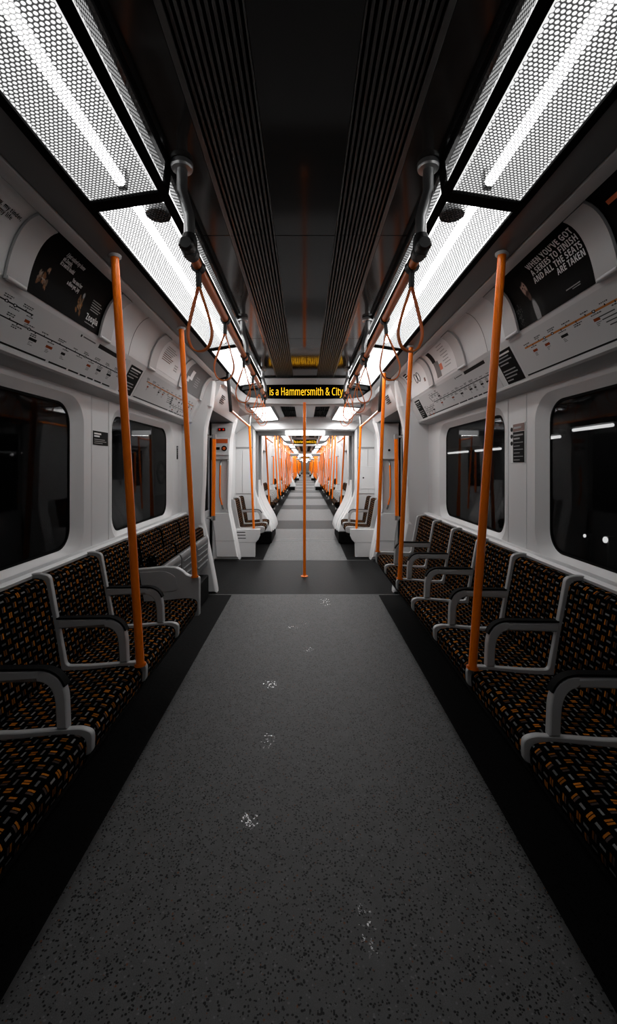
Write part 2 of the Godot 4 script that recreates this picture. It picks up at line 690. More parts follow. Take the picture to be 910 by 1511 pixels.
func build_lights() -> void:
	var I := Vector2(0.538, 2.43)
	var O := Vector2(0.83, 2.385)
	var tilt := atan2(O.y - I.y, O.x - I.x)
	var W := I.distance_to(O)
	var spans := [[-0.38, 1.616], [1.616, 3.61], [3.61, 5.28]]
	var sheets := {}
	var what := ["perforated ceiling light whose tube ends beside the first rail bracket", "perforated ceiling light with a dark round disc behind its sheet", "short perforated ceiling light ending at the destination display"]
	for k in 3:
		for s in [-1.0, 1.0]:
			var d0: float = spans[k][0]
			var d1: float = spans[k][1]
			var L := d1 - d0
			var side := ", on the crab advert side" if s < 0 else ", on the series advert side"
			var t := thing("ceiling_light", what[k] + side, "ceiling light", Vector3(0, 0, -(d0 + d1) / 2.0), "perforated ceiling lights")
			var zl := L / 2.0
			# perforated lower sheet, tilted across
			var key := "%.2f" % L
			if not sheets.has(key):
				sheets[key] = [perforated(W - 0.034, L - 0.05, 0.0132), perforated(0.080, L - 0.05, 0.0132)]
			var ps := part("perforated_sheet", sheets[key][0], M.sheet, t)
			var mid := (I + O) / 2.0
			ps.position = Vector3(mid.x * s, mid.y, 0)
			ps.rotation = Vector3(0, 0, tilt * s)
			var ss := part("side_sheet", sheets[key][1], M.sheet, t)
			ss.position = Vector3(0.531 * s, 2.488, 0)
			ss.rotation = Vector3(0, 0, (PI / 2.0 + 0.13) * -s)
			# frame bars: inner corner, outer edge, top edge, both ends
			var fb := MB.new()
			fb.prism(flip([Vector2(0.531, 2.452), Vector2(0.529, 2.436), Vector2(0.540, 2.424), Vector2(0.553, 2.422), Vector2(0.553, 2.431), Vector2(0.540, 2.436)], s), -zl, zl, 0.001)
			fb.prism(flip([Vector2(0.812, 2.383), Vector2(0.838, 2.378), Vector2(0.838, 2.40), Vector2(0.812, 2.393)], s), -zl, zl, 0.001)
			fb.prism(flip([Vector2(0.515, 2.524), Vector2(0.522, 2.524), Vector2(0.522, 2.545), Vector2(0.508, 2.545)], s), -zl, zl, 0.0)
			for e in [-1.0, 1.0]:
				var z0: float = e * zl - e * 0.028
				fb.prism(flip([Vector2(0.522, 2.54), Vector2(0.535, 2.430), Vector2(0.545, 2.423), Vector2(0.835, 2.378), Vector2(0.835, 2.39), Vector2(0.55, 2.436), Vector2(0.542, 2.44), Vector2(0.53, 2.54)], s), z0, e * zl, 0.001)
			part("frame", fb.mesh(), M.black, t)
			# lit box behind the sheet
			var bb := MB.new()
			bb.prism(flip([Vector2(0.545, 2.535), Vector2(0.80, 2.48), Vector2(0.832, 2.395), Vector2(0.836, 2.395), Vector2(0.806, 2.486), Vector2(0.545, 2.541)], s), -zl + 0.004, zl - 0.004, 0.0)
			for e in [-1.0, 1.0]:
				bb.prism(flip([Vector2(0.535, 2.535), Vector2(0.80, 2.48), Vector2(0.832, 2.395), Vector2(0.545, 2.438)], s), e * (zl - 0.012), e * (zl - 0.006), 0.0)
			part("reflector", bb.mesh(), [M.reflector, M.reflector_mid, M.reflector_far][k], t)
			var tz := zl - 0.055
			part("tube", tubem([Vector3(0.685 * s, 2.447, -tz), Vector3(0.685 * s, 2.447, tz)], 0.018, 16), M.tube_dim if k == 0 else M.tube, t)
			for e in [-1.0, 1.0]:
				part("tube_holder", boxm(Vector3(0.668 * s, 2.43, e * tz), Vector3(0.702 * s, 2.50, e * (tz + 0.03)), 0.004), M.rail_grey, t)
			if k == 1:
				var db := MB.new()
				db.lathe([Vector2(0.0, 0.0), Vector2(0.05, 0.0), Vector2(0.052, 0.004), Vector2(0.052, 0.03), Vector2(0.0, 0.03)], Vector3(0.612 * s, 2.432, zl - 0.135), 28)
				part("disc", db.mesh(), M.mid_grey, t)
			area(t, Vector3(0.685 * s, 2.392, 0), 0.26, L - 0.1, [0.02, 0.12, 0.55][k])
	# lower ceiling beyond the display
	for s in [-1.0, 1.0]:
		var side := "on the intercom side" if s < 0 else "on the side without the intercom"
		end_light(s, 5.62, 7.3, "smooth white ceiling light over the doorway " + side, "white ceiling lights by the doors", 1.25)

func end_light(s: float, d0: float, d1: float, label: String, group: String, energy: float) -> Node3D:
	var t := thing("door_light", label, "ceiling light", Vector3(0, 0, -(d0 + d1) / 2.0), group)
	var zl := (d1 - d0) / 2.0
	part("diffuser", prismm(flip([Vector2(0.465, 2.19), Vector2(0.735, 2.165), Vector2(0.735, 2.175), Vector2(0.465, 2.20)], s), -zl + 0.02, zl - 0.02, 0.002), M.panel_light, t)
	var fb := MB.new()
	fb.prism(flip([Vector2(0.445, 2.235), Vector2(0.452, 2.188), Vector2(0.465, 2.184), Vector2(0.467, 2.20), Vector2(0.46, 2.235)], s), -zl, zl, 0.001)
	fb.prism(flip([Vector2(0.733, 2.162), Vector2(0.75, 2.16), Vector2(0.75, 2.18), Vector2(0.733, 2.18)], s), -zl, zl, 0.001)
	for z in [-zl, zl - 0.02, zl * 0.25]:
		fb.prism(flip([Vector2(0.455, 2.187), Vector2(0.74, 2.161), Vector2(0.74, 2.176), Vector2(0.455, 2.203)], s), z, z + 0.018, 0.001)
	part("frame", fb.mesh(), M.mid_grey, t)
	area(t, Vector3(0.6 * s, 2.155, 0), 0.24, d1 - d0 - 0.1, energy)
	return t

# ------------------------------------------------------------------ floor, ceiling, shell
func build_shell() -> void:
	var fl := setting("floor")
	part("sub_floor", boxm(V(-1.42, -0.08, -1.7), V(1.42, -0.012, 8.75)), M.black, fl)
	part("aisle_vinyl", boxm(V(-0.79, -0.012, -1.65), V(0.79, 0.0, 4.536)), M.vinyl, fl)
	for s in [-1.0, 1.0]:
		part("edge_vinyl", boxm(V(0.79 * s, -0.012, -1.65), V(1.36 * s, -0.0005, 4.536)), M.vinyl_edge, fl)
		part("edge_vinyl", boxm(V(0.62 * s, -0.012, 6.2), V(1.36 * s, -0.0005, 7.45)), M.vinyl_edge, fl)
	part("door_vinyl", boxm(V(-1.38, -0.012, 4.54), V(1.38, -0.001, 6.196)), M.vinyl_dark, fl)
	part("end_vinyl", boxm(V(-0.62, -0.012, 6.2), V(0.62, 0.0, 7.78)), M.vinyl, fl)
	for z in [4.53, 6.19]:
		part("joint_strip", boxm(V(-1.3, -0.005, z), V(1.3, 0.002, z + 0.012), 0.001), M.dark_grey, fl)
	# ceiling with its two slatted grilles
	var ce := setting("ceiling")
	part("roof_slab", boxm(V(-0.95, 2.58, -1.65), V(0.95, 2.66, 5.5)), M.black, ce)
	var seams := [-1.65, 0.397, 2.097, 3.79, 5.47]
	var slat_len := {}
	for i in 4:
		var a: float = seams[i] + 0.0015
		var b: float = seams[i + 1] - 0.0015
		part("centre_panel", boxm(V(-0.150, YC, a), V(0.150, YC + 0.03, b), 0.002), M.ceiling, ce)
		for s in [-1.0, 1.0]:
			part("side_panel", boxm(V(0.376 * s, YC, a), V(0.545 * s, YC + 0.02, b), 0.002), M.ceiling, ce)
			part("grille_edge", boxm(V(0.151 * s, YC - 0.001, a), V(0.156 * s, YC + 0.03, b), 0.001), M.slat, ce)
			part("grille_edge", boxm(V(0.356 * s, YC - 0.003, a), V(0.374 * s, YC + 0.03, b), 0.001), M.slat, ce)
			part("grille_back", boxm(V(0.15 * s, YC + 0.034, a), V(0.375 * s, YC + 0.04, b)), M.black, ce)
			if i == 0:
				continue
			var L: float = b - a
			var key := "%.3f" % L
			if not slat_len.has(key):
				slat_len[key] = boxm(Vector3(-0.0045, 0, -L / 2), Vector3(0.0045, 0.022, L / 2), 0.001)
			for k in 10:
				part("slat", slat_len[key], M.slat, ce, Vector3((0.170 + k * 0.0192) * s, YC + 0.002, -(a + b) / 2))
	# rear bulkhead behind the camera
	var wb := setting("wall_back")
	part("bulkhead", boxm(V(-1.42, 0, -1.72), V(1.42, 2.66, -1.65)), M.wall, wb)

func upper_side(parent: Node3D, s: float, d0: float, d1: float) -> void:
	# cove, poster rail, poster bay, map strip and lip, each with thickness
	part("cove_panel", prismm(flip([Vector2(0.838, 2.390), Vector2(0.842, 2.383), Vector2(0.935, 2.353), Vector2(0.943, 2.356), Vector2(0.943, 2.372), Vector2(0.85, 2.405)], s), d0, d1), M.cove, parent)
	part("poster_rail", prismm(flip([Vector2(0.945, 2.345), Vector2(0.962, 2.333), Vector2(0.985, 2.327), Vector2(0.99, 2.345), Vector2(0.96, 2.365), Vector2(0.945, 2.365)], s), d0, d1), M.rail_grey, parent)
	var band := []
	for p in poster_prof:
		band.append(p)
	var back := []
	for p in poster_prof:
		back.append(p + Vector2(0.02, 0.018))
	back.reverse()
	band.append_array(back)
	part("poster_bay", prismm(flip(band, s), d0, d1), M.panel, parent)
	part("map_strip", prismm(flip([Vector2(1.123, 2.095), Vector2(1.240, 1.872), Vector2(1.262, 1.882), Vector2(1.143, 2.113)], s), d0, d1), M.panel, parent)
	part("lip", prismm(flip([Vector2(1.230, 1.876), Vector2(1.233, 1.862), Vector2(1.246, 1.853), Vector2(1.270, 1.856), Vector2(1.375, 1.828), Vector2(1.375, 1.885), Vector2(1.26, 1.90)], s), d0, d1, 0.0), M.rail_grey, parent)
	part("body_shell", prismm(flip([Vector2(1.42, 1.84), Vector2(1.46, 1.84), Vector2(1.46, 2.0), Vector2(1.30, 2.30), Vector2(0.93, 2.56), Vector2(0.93, 2.50), Vector2(1.26, 2.26), Vector2(1.42, 1.98)], s), d0, d1), M.black, parent)

func rr(d0: float, d1: float, y0: float, y1: float, r: float, n := 8) -> Array:
	# rounded rectangle in (d, y), four arcs of n + 1 points, starting bottom near
	var q := []
	var cs := [[d0 + r, y0 + r, PI], [d1 - r, y0 + r, 1.5 * PI], [d1 - r, y1 - r, 0.0], [d0 + r, y1 - r, 0.5 * PI]]
	for c in cs:
		for k in n + 1:
			var an: float = c[2] + PI / 2.0 * k / n
			q.append(Vector2(c[0] + cos(an) * r, c[1] + sin(an) * r))
	return q

func window_wall(s: float, wall: Node3D, cell: Array, g: Array, label: String) -> void:
	# g = glass d0, d1, y0, y1; cell = d0, d1, y0, y1 of the wall panel round it
	var n := 8
	var inner := rr(g[0], g[1], g[2], g[3], 0.12, n)
	var lipr := rr(g[0] - 0.012, g[1] + 0.012, g[2] - 0.010, g[3] + 0.010, 0.13, n)
	var outer := rr(g[0] - 0.085, g[1] + 0.085, g[2] - 0.055, g[3] + 0.045, 0.16, n)
	var X := 1.345
	var b := MB.new()
	var cnt := inner.size()
	var rings := [[inner, 1.385], [lipr, 1.372], [outer, X]]
	for r in 2:
		for i in cnt:
			var j := (i + 1) % cnt
			var a0: Vector2 = rings[r][0][i]
			var a1: Vector2 = rings[r][0][j]
			var b0: Vector2 = rings[r + 1][0][i]
			var b1: Vector2 = rings[r + 1][0][j]
			var cen := Vector2((g[0] + g[1]) / 2, (g[2] + g[3]) / 2)
			var nf := func(p: Vector2) -> Vector3:
				var e := Vector2(clampf(p.x, g[0] + 0.12, g[1] - 0.12), clampf(p.y, g[2] + 0.12, g[3] - 0.12))
				var dirv := (e - p).normalized()
				return Vector3(-s * 0.85, dirv.y * 0.5, -dirv.x * 0.5).normalized()
			b.quadn(V(rings[r][1] * s, a0.y, a0.x), V(rings[r][1] * s, a1.y, a1.x), V(rings[r + 1][1] * s, b1.y, b1.x), V(rings[r + 1][1] * s, b0.y, b0.x), nf.call(a0), nf.call(a1), nf.call(b1), nf.call(b0))
	var w := setting("window_%d" % (names.get("win", 0) + 1))
	names["win"] = names.get("win", 0) + 1
	part("window_frame", b.mesh(), M.trim, w)
	var seal := MB.new()
	var small := rr(g[0] + 0.014, g[1] - 0.014, g[2] + 0.014, g[3] - 0.014, 0.11, n)
	for i in cnt:
		var j := (i + 1) % cnt
		seal.quad(V(1.383 * s, inner[i].y, inner[i].x), V(1.383 * s, inner[j].y, inner[j].x), V(1.381 * s, small[j].y, small[j].x), V(1.381 * s, small[i].y, small[i].x), Vector3(-s, 0, 0))
	part("window_seal", seal.mesh(), M.rubber, w)
	part("pane", boxm(V(1.386 * s, g[2] - 0.02, g[0] - 0.02), V(1.390 * s, g[3] + 0.02, g[1] + 0.02)), M.glass, w)
	# wall panel with the opening
	var p := MB.new()
	var nn := Vector3(-s, 0, 0)
	var cor := [Vector2(cell[0], cell[2]), Vector2(cell[1], cell[2]), Vector2(cell[1], cell[3]), Vector2(cell[0], cell[3])]
	for c in 4:
		var base := c * (n + 1)
		for k in n:
			var a0: Vector2 = outer[base + k]
			var a1: Vector2 = outer[base + k + 1]
			p.tri(V(X * s, a0.y, a0.x), V(X * s, a1.y, a1.x), V(X * s, cor[c].y, cor[c].x), nn, nn, nn)
		var e0: Vector2 = outer[base + n]
		var e1: Vector2 = outer[((c + 1) % 4) * (n + 1)]
		var k1: Vector2 = cor[(c + 1) % 4]
		p.quad(V(X * s, e0.y, e0.x), V(X * s, e1.y, e1.x), V(X * s, k1.y, k1.x), V(X * s, cor[c].y, cor[c].x), nn)
		var ca: Vector2 = cor[c]
		p.quad(V(X * s, ca.y, ca.x), V(X * s, k1.y, k1.x), V((X + 0.03) * s, k1.y, k1.x), V((X + 0.03) * s, ca.y, ca.x), Vector3(0, 0.0, 1.0) if c % 2 else Vector3(0, 1, 0))
	part("window_panel", p.mesh(), M.wall, wall)

func trim_node() -> Node3D:
	names["trim"] = names.get("trim", 0) + 1
	return setting("trim_%d" % names["trim"])

func build_sides() -> void:
	for s in [-1.0, 1.0]:
		var wl := setting("wall_left" if s < 0 else "wall_right")
		upper_side(trim_node(), s, -1.65, 4.62)
		var sh := 0.0 if s < 0 else -0.095
		var y0 := 0.875
		var y1 := 1.885
		window_wall(s, wl, [0.75, 2.645 + sh, y0, y1], [0.95, 2.471 + sh, 0.912, 1.755], "")
		window_wall(s, wl, [2.880 + sh, 4.46, y0, y1], [2.995 + sh, 4.19 + sh * 0.7, 0.912, 1.755], "")
		part("pillar_panel", boxm(V(1.345 * s, y0, 2.650 + sh), V(1.375 * s, y1, 2.875 + sh), 0.002), M.wall, wl)
		part("groove_back", boxm(V(1.352 * s, y0, 2.60 + sh), V(1.376 * s, y1, 2.93 + sh)), M.dark_grey, wl)
		part("rear_panel", boxm(V(1.345 * s, y0, -1.65), V(1.375 * s, y1, 0.745), 0.002), M.wall, wl)
		part("end_panel", boxm(V(1.345 * s, y0, 4.464), V(1.375 * s, y1, 4.70), 0.002), M.wall, wl)
		part("lower_wall", boxm(V(1.35 * s, 0, -1.65), V(1.42 * s, y0 - 0.002, 4.70)), M.wall, wl)
		# pale rail above the seat backs
		part("seat_rail", prismm(flip([Vector2(1.285, 0.872), Vector2(1.30, 0.885), Vector2(1.346, 0.885), Vector2(1.346, 0.86), Vector2(1.29, 0.855)], s), -1.6, 4.58, 0.0), M.trim, trim_node())
		# dark heater box below the seats
		part("heater_box", boxm(V(1.02 * s, 0.0, -1.6), V(1.35 * s, 0.24, 4.45), 0.01), M.rubber, trim_node())

# ------------------------------------------------------------------ seats
var seat_meshes := {}
func seat_parts(s: float, pitch: float) -> Dictionary:
	var key := "%d %.2f" % [int(s), pitch]
	if seat_meshes.has(key):
		return seat_meshes[key]
	var O := Vector2(1.0, 0.0)
	var lo := -pitch / 2.0 + 0.001
	var hi := pitch / 2.0 - 0.026
	var w := hi
	var cu := rounded([Vector2(0.765, 0.345), Vector2(0.758, 0.445), Vector2(0.83, 0.458), Vector2(1.02, 0.438), Vector2(1.185, 0.43), Vector2(1.19, 0.36)], 0.035, 4)
	var ba := rounded([Vector2(1.135, 0.41), Vector2(1.165, 0.60), Vector2(1.215, 0.862), Vector2(1.285, 0.868), Vector2(1.30, 0.82), Vector2(1.225, 0.39)], 0.035, 4)
	var d := {}
	var b := MB.new()
	b.cushion(flip(shift(cu, O), s), lo, hi, 0.018)
	d.cushion = b.mesh()
	b = MB.new()
	b.cushion(flip(shift(ba, O), s), lo, hi, 0.018)
	d.back = b.mesh()
	b = MB.new()
	b.prism(flip(shift([Vector2(0.80, 0.30), Vector2(0.775, 0.345), Vector2(1.30, 0.36), Vector2(1.33, 0.83), Vector2(1.345, 0.83), Vector2(1.345, 0.25), Vector2(1.0, 0.25)], O), s), lo, hi, 0.004)
	d.shell = b.mesh()
	# white rib between two seats, on the near side
	var rib := rounded([Vector2(0.750, 0.375), Vector2(0.748, 0.452), Vector2(0.79, 0.466), Vector2(1.02, 0.448), Vector2(1.128, 0.446), Vector2(1.158, 0.605), Vector2(1.206, 0.872), Vector2(1.26, 0.884), Vector2(1.32, 0.876), Vector2(1.31, 0.80), Vector2(1.25, 0.38), Vector2(0.90, 0.33)], 0.02, 4)
	b = MB.new()
	b.prism(flip(shift(rib, O), s), w + 0.001, w + 0.024, 0.004)
	d.rib = b.mesh()
	# armrest on the rib: flat bar that bends down at the front
	var zc := w + 0.0085
	var top := [Vector2(1.175, 0.664), Vector2(0.94, 0.668)]
	top.append_array(bez(Vector2(0.94, 0.668), Vector2(0.850, 0.668), Vector2(0.842, 0.565), 8))
	top.append(Vector2(0.838, 0.462))
	var low := [Vector2(1.168, 0.622), Vector2(0.945, 0.628)]
	low.append_array(bez(Vector2(0.945, 0.628), Vector2(0.888, 0.626), Vector2(0.881, 0.55), 8))
	low.append(Vector2(0.876, 0.462))
	low.reverse()
	var arm := top.duplicate()
	arm.append_array(low)
	b = MB.new()
	b.prism(flip(shift(arm, O), s), zc - 0.016, zc + 0.0165, 0.005)
	d.arm = b.mesh()
	var pad := []
	for p in top.slice(0, 9):
		pad.append(p)
	var pad2 := []
	for i in 9:
		var q: Vector2 = top[i]
		var nx := Vector2(0, 0.008)
		if i > 2:
			nx = Vector2(-0.008 * sin((i - 2) / 6.0 * 1.2), 0.008 * cos((i - 2) / 6.0 * 1.2))
		pad2.append(q + nx)
	pad2.reverse()
	pad.append_array(pad2)
	b = MB.new()
	b.prism(flip(shift(pad, O), s), zc - 0.0175, zc + 0.0165, 0.002)
	d.pad = b.mesh()
	seat_meshes[key] = d
	return d

func seat(s: float, d0: float, d1: float, label: String, group: String, arm := true, dx := 0.0) -> void:
	var t := thing("bench_seat", label, "seat", Vector3(s + dx, 0, -(d0 + d1) / 2), group)
	var p := seat_parts(s, 0.503)
	part("seat_cushion", p.cushion, M.moquette, t)
	part("backrest", p.back, M.moquette, t)
	part("seat_shell", p.shell, M.rubber, t)
	part("divider_rib", p.rib, M.arm, t)
	if arm:
		var a := part("armrest", p.arm, M.arm, t)
		part("arm_pad", p.pad, M.rubber, a)

func build_seats() -> void:
	var ord := ["", "second", "third", "fourth", "fifth", "sixth", "seventh", "eighth"]
	var lb := [0.472, 0.975, 1.478, 1.981, 2.484, 2.987]
	for i in 5:
		var n := 4 - i
		var lab := "dark patterned bench seat next to the grey end panel" if n == 0 else "dark patterned bench seat, %s along from the grey end panel" % ord[n]
		seat(-1, lb[i], lb[i + 1], lab, "bench seats under the crab advert")
	var rb := 0.432
	for i in 8:
		var n := 7 - i
		var lab := "dark patterned bench seat at the door end of the longer row" if n == 0 else "dark patterned bench seat, %s from the door end of the longer row" % ord[n]
		seat(1, rb + i * 0.503, rb + (i + 1) * 0.503, lab, "bench seats under the series advert")
	# grey end panel with the foot of a pole
	var e := thing("end_panel", "grey moulded end panel between bench seats and folded tip-up seats", "panel", V(-1, 0, 3.01))
	var out := [Vector2(0.752, 0.32), Vector2(0.752, 0.598), Vector2(0.80, 0.604), Vector2(0.84, 0.612), Vector2(0.875, 0.645), Vector2(0.92, 0.668), Vector2(1.0, 0.672), Vector2(1.19, 0.655), Vector2(1.30, 0.64), Vector2(1.30, 0.30)]
	var b := MB.new()
	b.prism(flip(shift(rounded(out, 0.015, 3), Vector2(1, 0)), -1), -0.02, 0.02, 0.006)
	part("board", b.mesh(), M.arm, e)
	var ins := rounded([Vector2(0.90, 0.50), Vector2(0.92, 0.61), Vector2(1.0, 0.645), Vector2(1.22, 0.63), Vector2(1.22, 0.48)], 0.04, 4)
	b = MB.new()
	b.prism(flip(shift(ins, Vector2(1, 0)), -1), 0.0, 0.0235, 0.003)
	part("inset", b.mesh(), M.grey_plastic, e)
	# end plate of the longer row
	var e2 := thing("end_panel", "grey end plate closing the longer seat row by the doorway", "panel", V(1, 0, 4.475))
	b = MB.new()
	b.prism(shift(rounded([Vector2(0.752, 0.36), Vector2(0.752, 0.47), Vector2(0.80, 0.48), Vector2(1.12, 0.47), Vector2(1.19, 0.86), Vector2(1.30, 0.88), Vector2(1.30, 0.30), Vector2(0.9, 0.30)], 0.02, 3), Vector2(1, 0)), -0.015, 0.015, 0.004)
	part("board", b.mesh(), M.arm, e2)
	# folded tip-up seats
	var tl := ["folded tip-up seat right behind the grey end panel", "folded tip-up seat in the middle of its row of three", "folded tip-up seat beside the door screen with the orange grab bar"]
	for i in 3:
		var d0 := 3.05 + i * 0.487
		var t := thing("tip_up_seat", tl[i], "seat", V(-1, 0, d0 + 0.243), "folded tip-up seats")
		var w := 0.232
		b = MB.new()
		b.cushion(flip(shift(rounded([Vector2(1.175, 0.42), Vector2(1.17, 0.60), Vector2(1.215, 0.862), Vector2(1.285, 0.868), Vector2(1.30, 0.82), Vector2(1.26, 0.40)], 0.035, 4), Vector2(1, 0)), -1), -w, w, 0.018)
		part("backrest", b.mesh(), M.moquette, t)
		b = MB.new()
		b.cushion(flip(shift(rounded([Vector2(1.085, 0.38), Vector2(1.075, 0.60), Vector2(1.09, 0.735), Vector2(1.15, 0.74), Vector2(1.168, 0.60), Vector2(1.168, 0.38)], 0.03, 4), Vector2(1, 0)), -1), -w, w, 0.018)
		part("seat_cushion", b.mesh(), M.moquette, t)
		b = MB.new()
		b.prism(flip(shift(rounded([Vector2(1.045, 0.32), Vector2(1.035, 0.61), Vector2(1.05, 0.645), Vector2(1.085, 0.64), Vector2(1.095, 0.33)], 0.012, 3), Vector2(1, 0)), -1), -w, w, 0.006)
		var pan := part("seat_pan", b.mesh(), M.dark_grey, t)
		for k in 4:
			var y := 0.39 + k * 0.06
			part("groove_rib", boxm(Vector3(-0.028, y, -w + 0.03), Vector3(-0.046 + 0.018 * 0.0, y + 0.008, w - 0.03), 0.003), M.dark_grey, pan)
		b = MB.new()
		b.prism(flip(shift([Vector2(1.10, 0.27), Vector2(1.10, 0.37), Vector2(1.30, 0.37), Vector2(1.345, 0.27)], Vector2(1, 0)), -1), -w, w, 0.004)
		part("bracket", b.mesh(), M.rubber, t)

# ------------------------------------------------------------------ poles and rails
func pole(foot: Vector3, top: Vector3, label: String, group: String, m: Material = null, r := 0.0185) -> Node3D:
	var t := thing("grab_pole", label, "pole", foot, group)
	var v := top - foot
	part("shaft", tubem([Vector3.ZERO, v * 0.25, v * 0.5, v * 0.75, v], r, 18), M.orange if m == null else m, t)
	var b := MB.new()
	b.tube([v - v.normalized() * 0.012, v - v.normalized() * 0.010, v - v.normalized() * 0.002, v], [r + 0.002, r + 0.011, r + 0.012, r + 0.010], 20)
	part("top_flange", b.mesh(), M.trim, t)
	b = MB.new()
	b.tube([Vector3.ZERO, v.normalized() * 0.008, v.normalized() * 0.011], [r + 0.008, r + 0.008, r + 0.001], 20)
	part("foot_collar", b.mesh(), M.orange, t)
	return t

func build_poles() -> void:
	pole(V(-0.766, 0.462, 1.955), V(-0.886, 2.37, 1.955), "leaning orange pole rising from the bench seats under the crab advert", "")
	pole(V(-0.783, 0.600, 2.985), V(-0.880, 2.371, 2.985), "leaning orange pole standing on the grey end panel", "")
	pole(V(0.766, 0.462, 1.925), V(0.902, 2.366, 1.925), "leaning orange pole rising from the seats under the series advert", "")
	pole(V(0.776, 0.462, 3.45), V(0.870, 2.374, 3.45), "leaning orange pole halfway along the longer row of seats", "")
	pole(V(0.768, 0.48, 4.45), V(0.84, 2.384, 4.45), "leaning orange pole at the door end of the longer row", "")
	# centre pole
	var t := thing("centre_pole", "slim upright orange pole on the dark floor under the destination display", "pole", V(-0.008, 0, 5.29))
	part("shaft", tubem([Vector3(0, 0.0, 0), Vector3(0, 1.0, 0), Vector3(0, 2.19, 0)], 0.0185, 18), M.orange, t)
	var b := MB.new()
	b.lathe([Vector2(0.0, 0.0), Vector2(0.045, 0.0), Vector2(0.045, 0.006), Vector2(0.024, 0.014), Vector2(0.02, 0.03)], Vector3.ZERO, 20)
	part("floor_flange", b.mesh(), M.orange, t)
	# rails across the doorways: bracket, rail and upright in one piece
	for s in [-1.0, 1.0]:
		var lab := "orange rail over the doorway, running into an upright pole, %s" % ("intercom side" if s < 0 else "longer row side")
		var q := thing("doorway_rail", lab, "rail", V(0.8 * s, 0, 6.42), "doorway rails")
		var far := Vector3(-0.016 * s, 0.432, 0)
		var top := Vector3(0.05 * s, 1.99, 0)
		part("upright", tubem([far, far.lerp(top, 0.5), top], 0.0175, 14), M.orange, q)
		part("rail", tubem([top, Vector3(0.03 * s, 1.99, 1.0), Vector3(0.005 * s, 1.99, 1.86)], 0.0175, 14), M.orange, q)
		part("elbow", tubem([top + Vector3(0, -0.03, 0), top + Vector3(0, 0.01, 0)], 0.022, 14), M.orange, q)
		part("hanger", tubem([Vector3(0.005 * s, 1.98, 1.86), Vector3(0.008 * s, 2.06, 1.885), Vector3(0.03 * s, 2.385, 1.90)], 0.019, 14), M.joint, q)
		part("drop_tube", tubem([top, top + Vector3(-0.01 * s, 0.19, 0)], 0.0175, 14), M.steel, q)

func strap_mesh(r: float) -> Array:
	# clip on the bar and the loop below it, origin at the bar axis, facing along z
	var b := MB.new()
	b.tube([Vector3(0, 0, -0.016), Vector3(0, 0, 0.016)], r + 0.007, 18)
	b.box(Vector3(-0.009, -0.085, -0.012), Vector3(0.009, -r, 0.012), 0.004)
	var clip := b.mesh()
	# flat strap loop
	var c := []
	for p in [Vector2(0, -0.08), Vector2(0.013, -0.115), Vector2(0.034, -0.18), Vector2(0.052, -0.245), Vector2(0.054, -0.285), Vector2(0.040, -0.325), Vector2(0.018, -0.342), Vector2(0, -0.345)]:
		c.append(p)
	var loop := c.duplicate()
	for i in range(c.size() - 2, 0, -1):
		loop.append(Vector2(-c[i].x, c[i].y))
	var fine := []
	var cnt := loop.size()
	for i in cnt:
		for k in 4:
			fine.append((loop[i] as Vector2).cubic_interpolate(loop[(i + 1) % cnt], loop[(i - 1 + cnt) % cnt], loop[(i + 2) % cnt], k / 4.0))
	b = MB.new()
	var n := fine.size()
	for i in n:
		var j := (i + 1) % n
		var a: Vector2 = fine[i]
		var d: Vector2 = fine[j]
		var ta: Vector2 = ((fine[j] as Vector2) - (fine[(i - 1 + n) % n] as Vector2)).normalized()
		var td: Vector2 = ((fine[(j + 1) % n] as Vector2) - (fine[i] as Vector2)).normalized()
		var na := Vector2(ta.y, -ta.x)
		var nd := Vector2(td.y, -td.x)
		var h := 0.0028
		var w := 0.0085
		for e in [1.0, -1.0]:
			var A: Vector2 = a + na * h * e
			var D: Vector2 = d + nd * h * e
			b.quadn(Vector3(A.x, A.y, -w), Vector3(A.x, A.y, w), Vector3(D.x, D.y, w), Vector3(D.x, D.y, -w), Vector3(na.x, na.y, 0) * e, Vector3(na.x, na.y, 0) * e, Vector3(nd.x, nd.y, 0) * e, Vector3(nd.x, nd.y, 0) * e)
			b.quad(Vector3((a + na * h).x, (a + na * h).y, w * e), Vector3((a - na * h).x, (a - na * h).y, w * e), Vector3((d - nd * h).x, (d - nd * h).y, w * e), Vector3((d + nd * h).x, (d + nd * h).y, w * e), Vector3(0, 0, e))
	return [clip, b.mesh()]

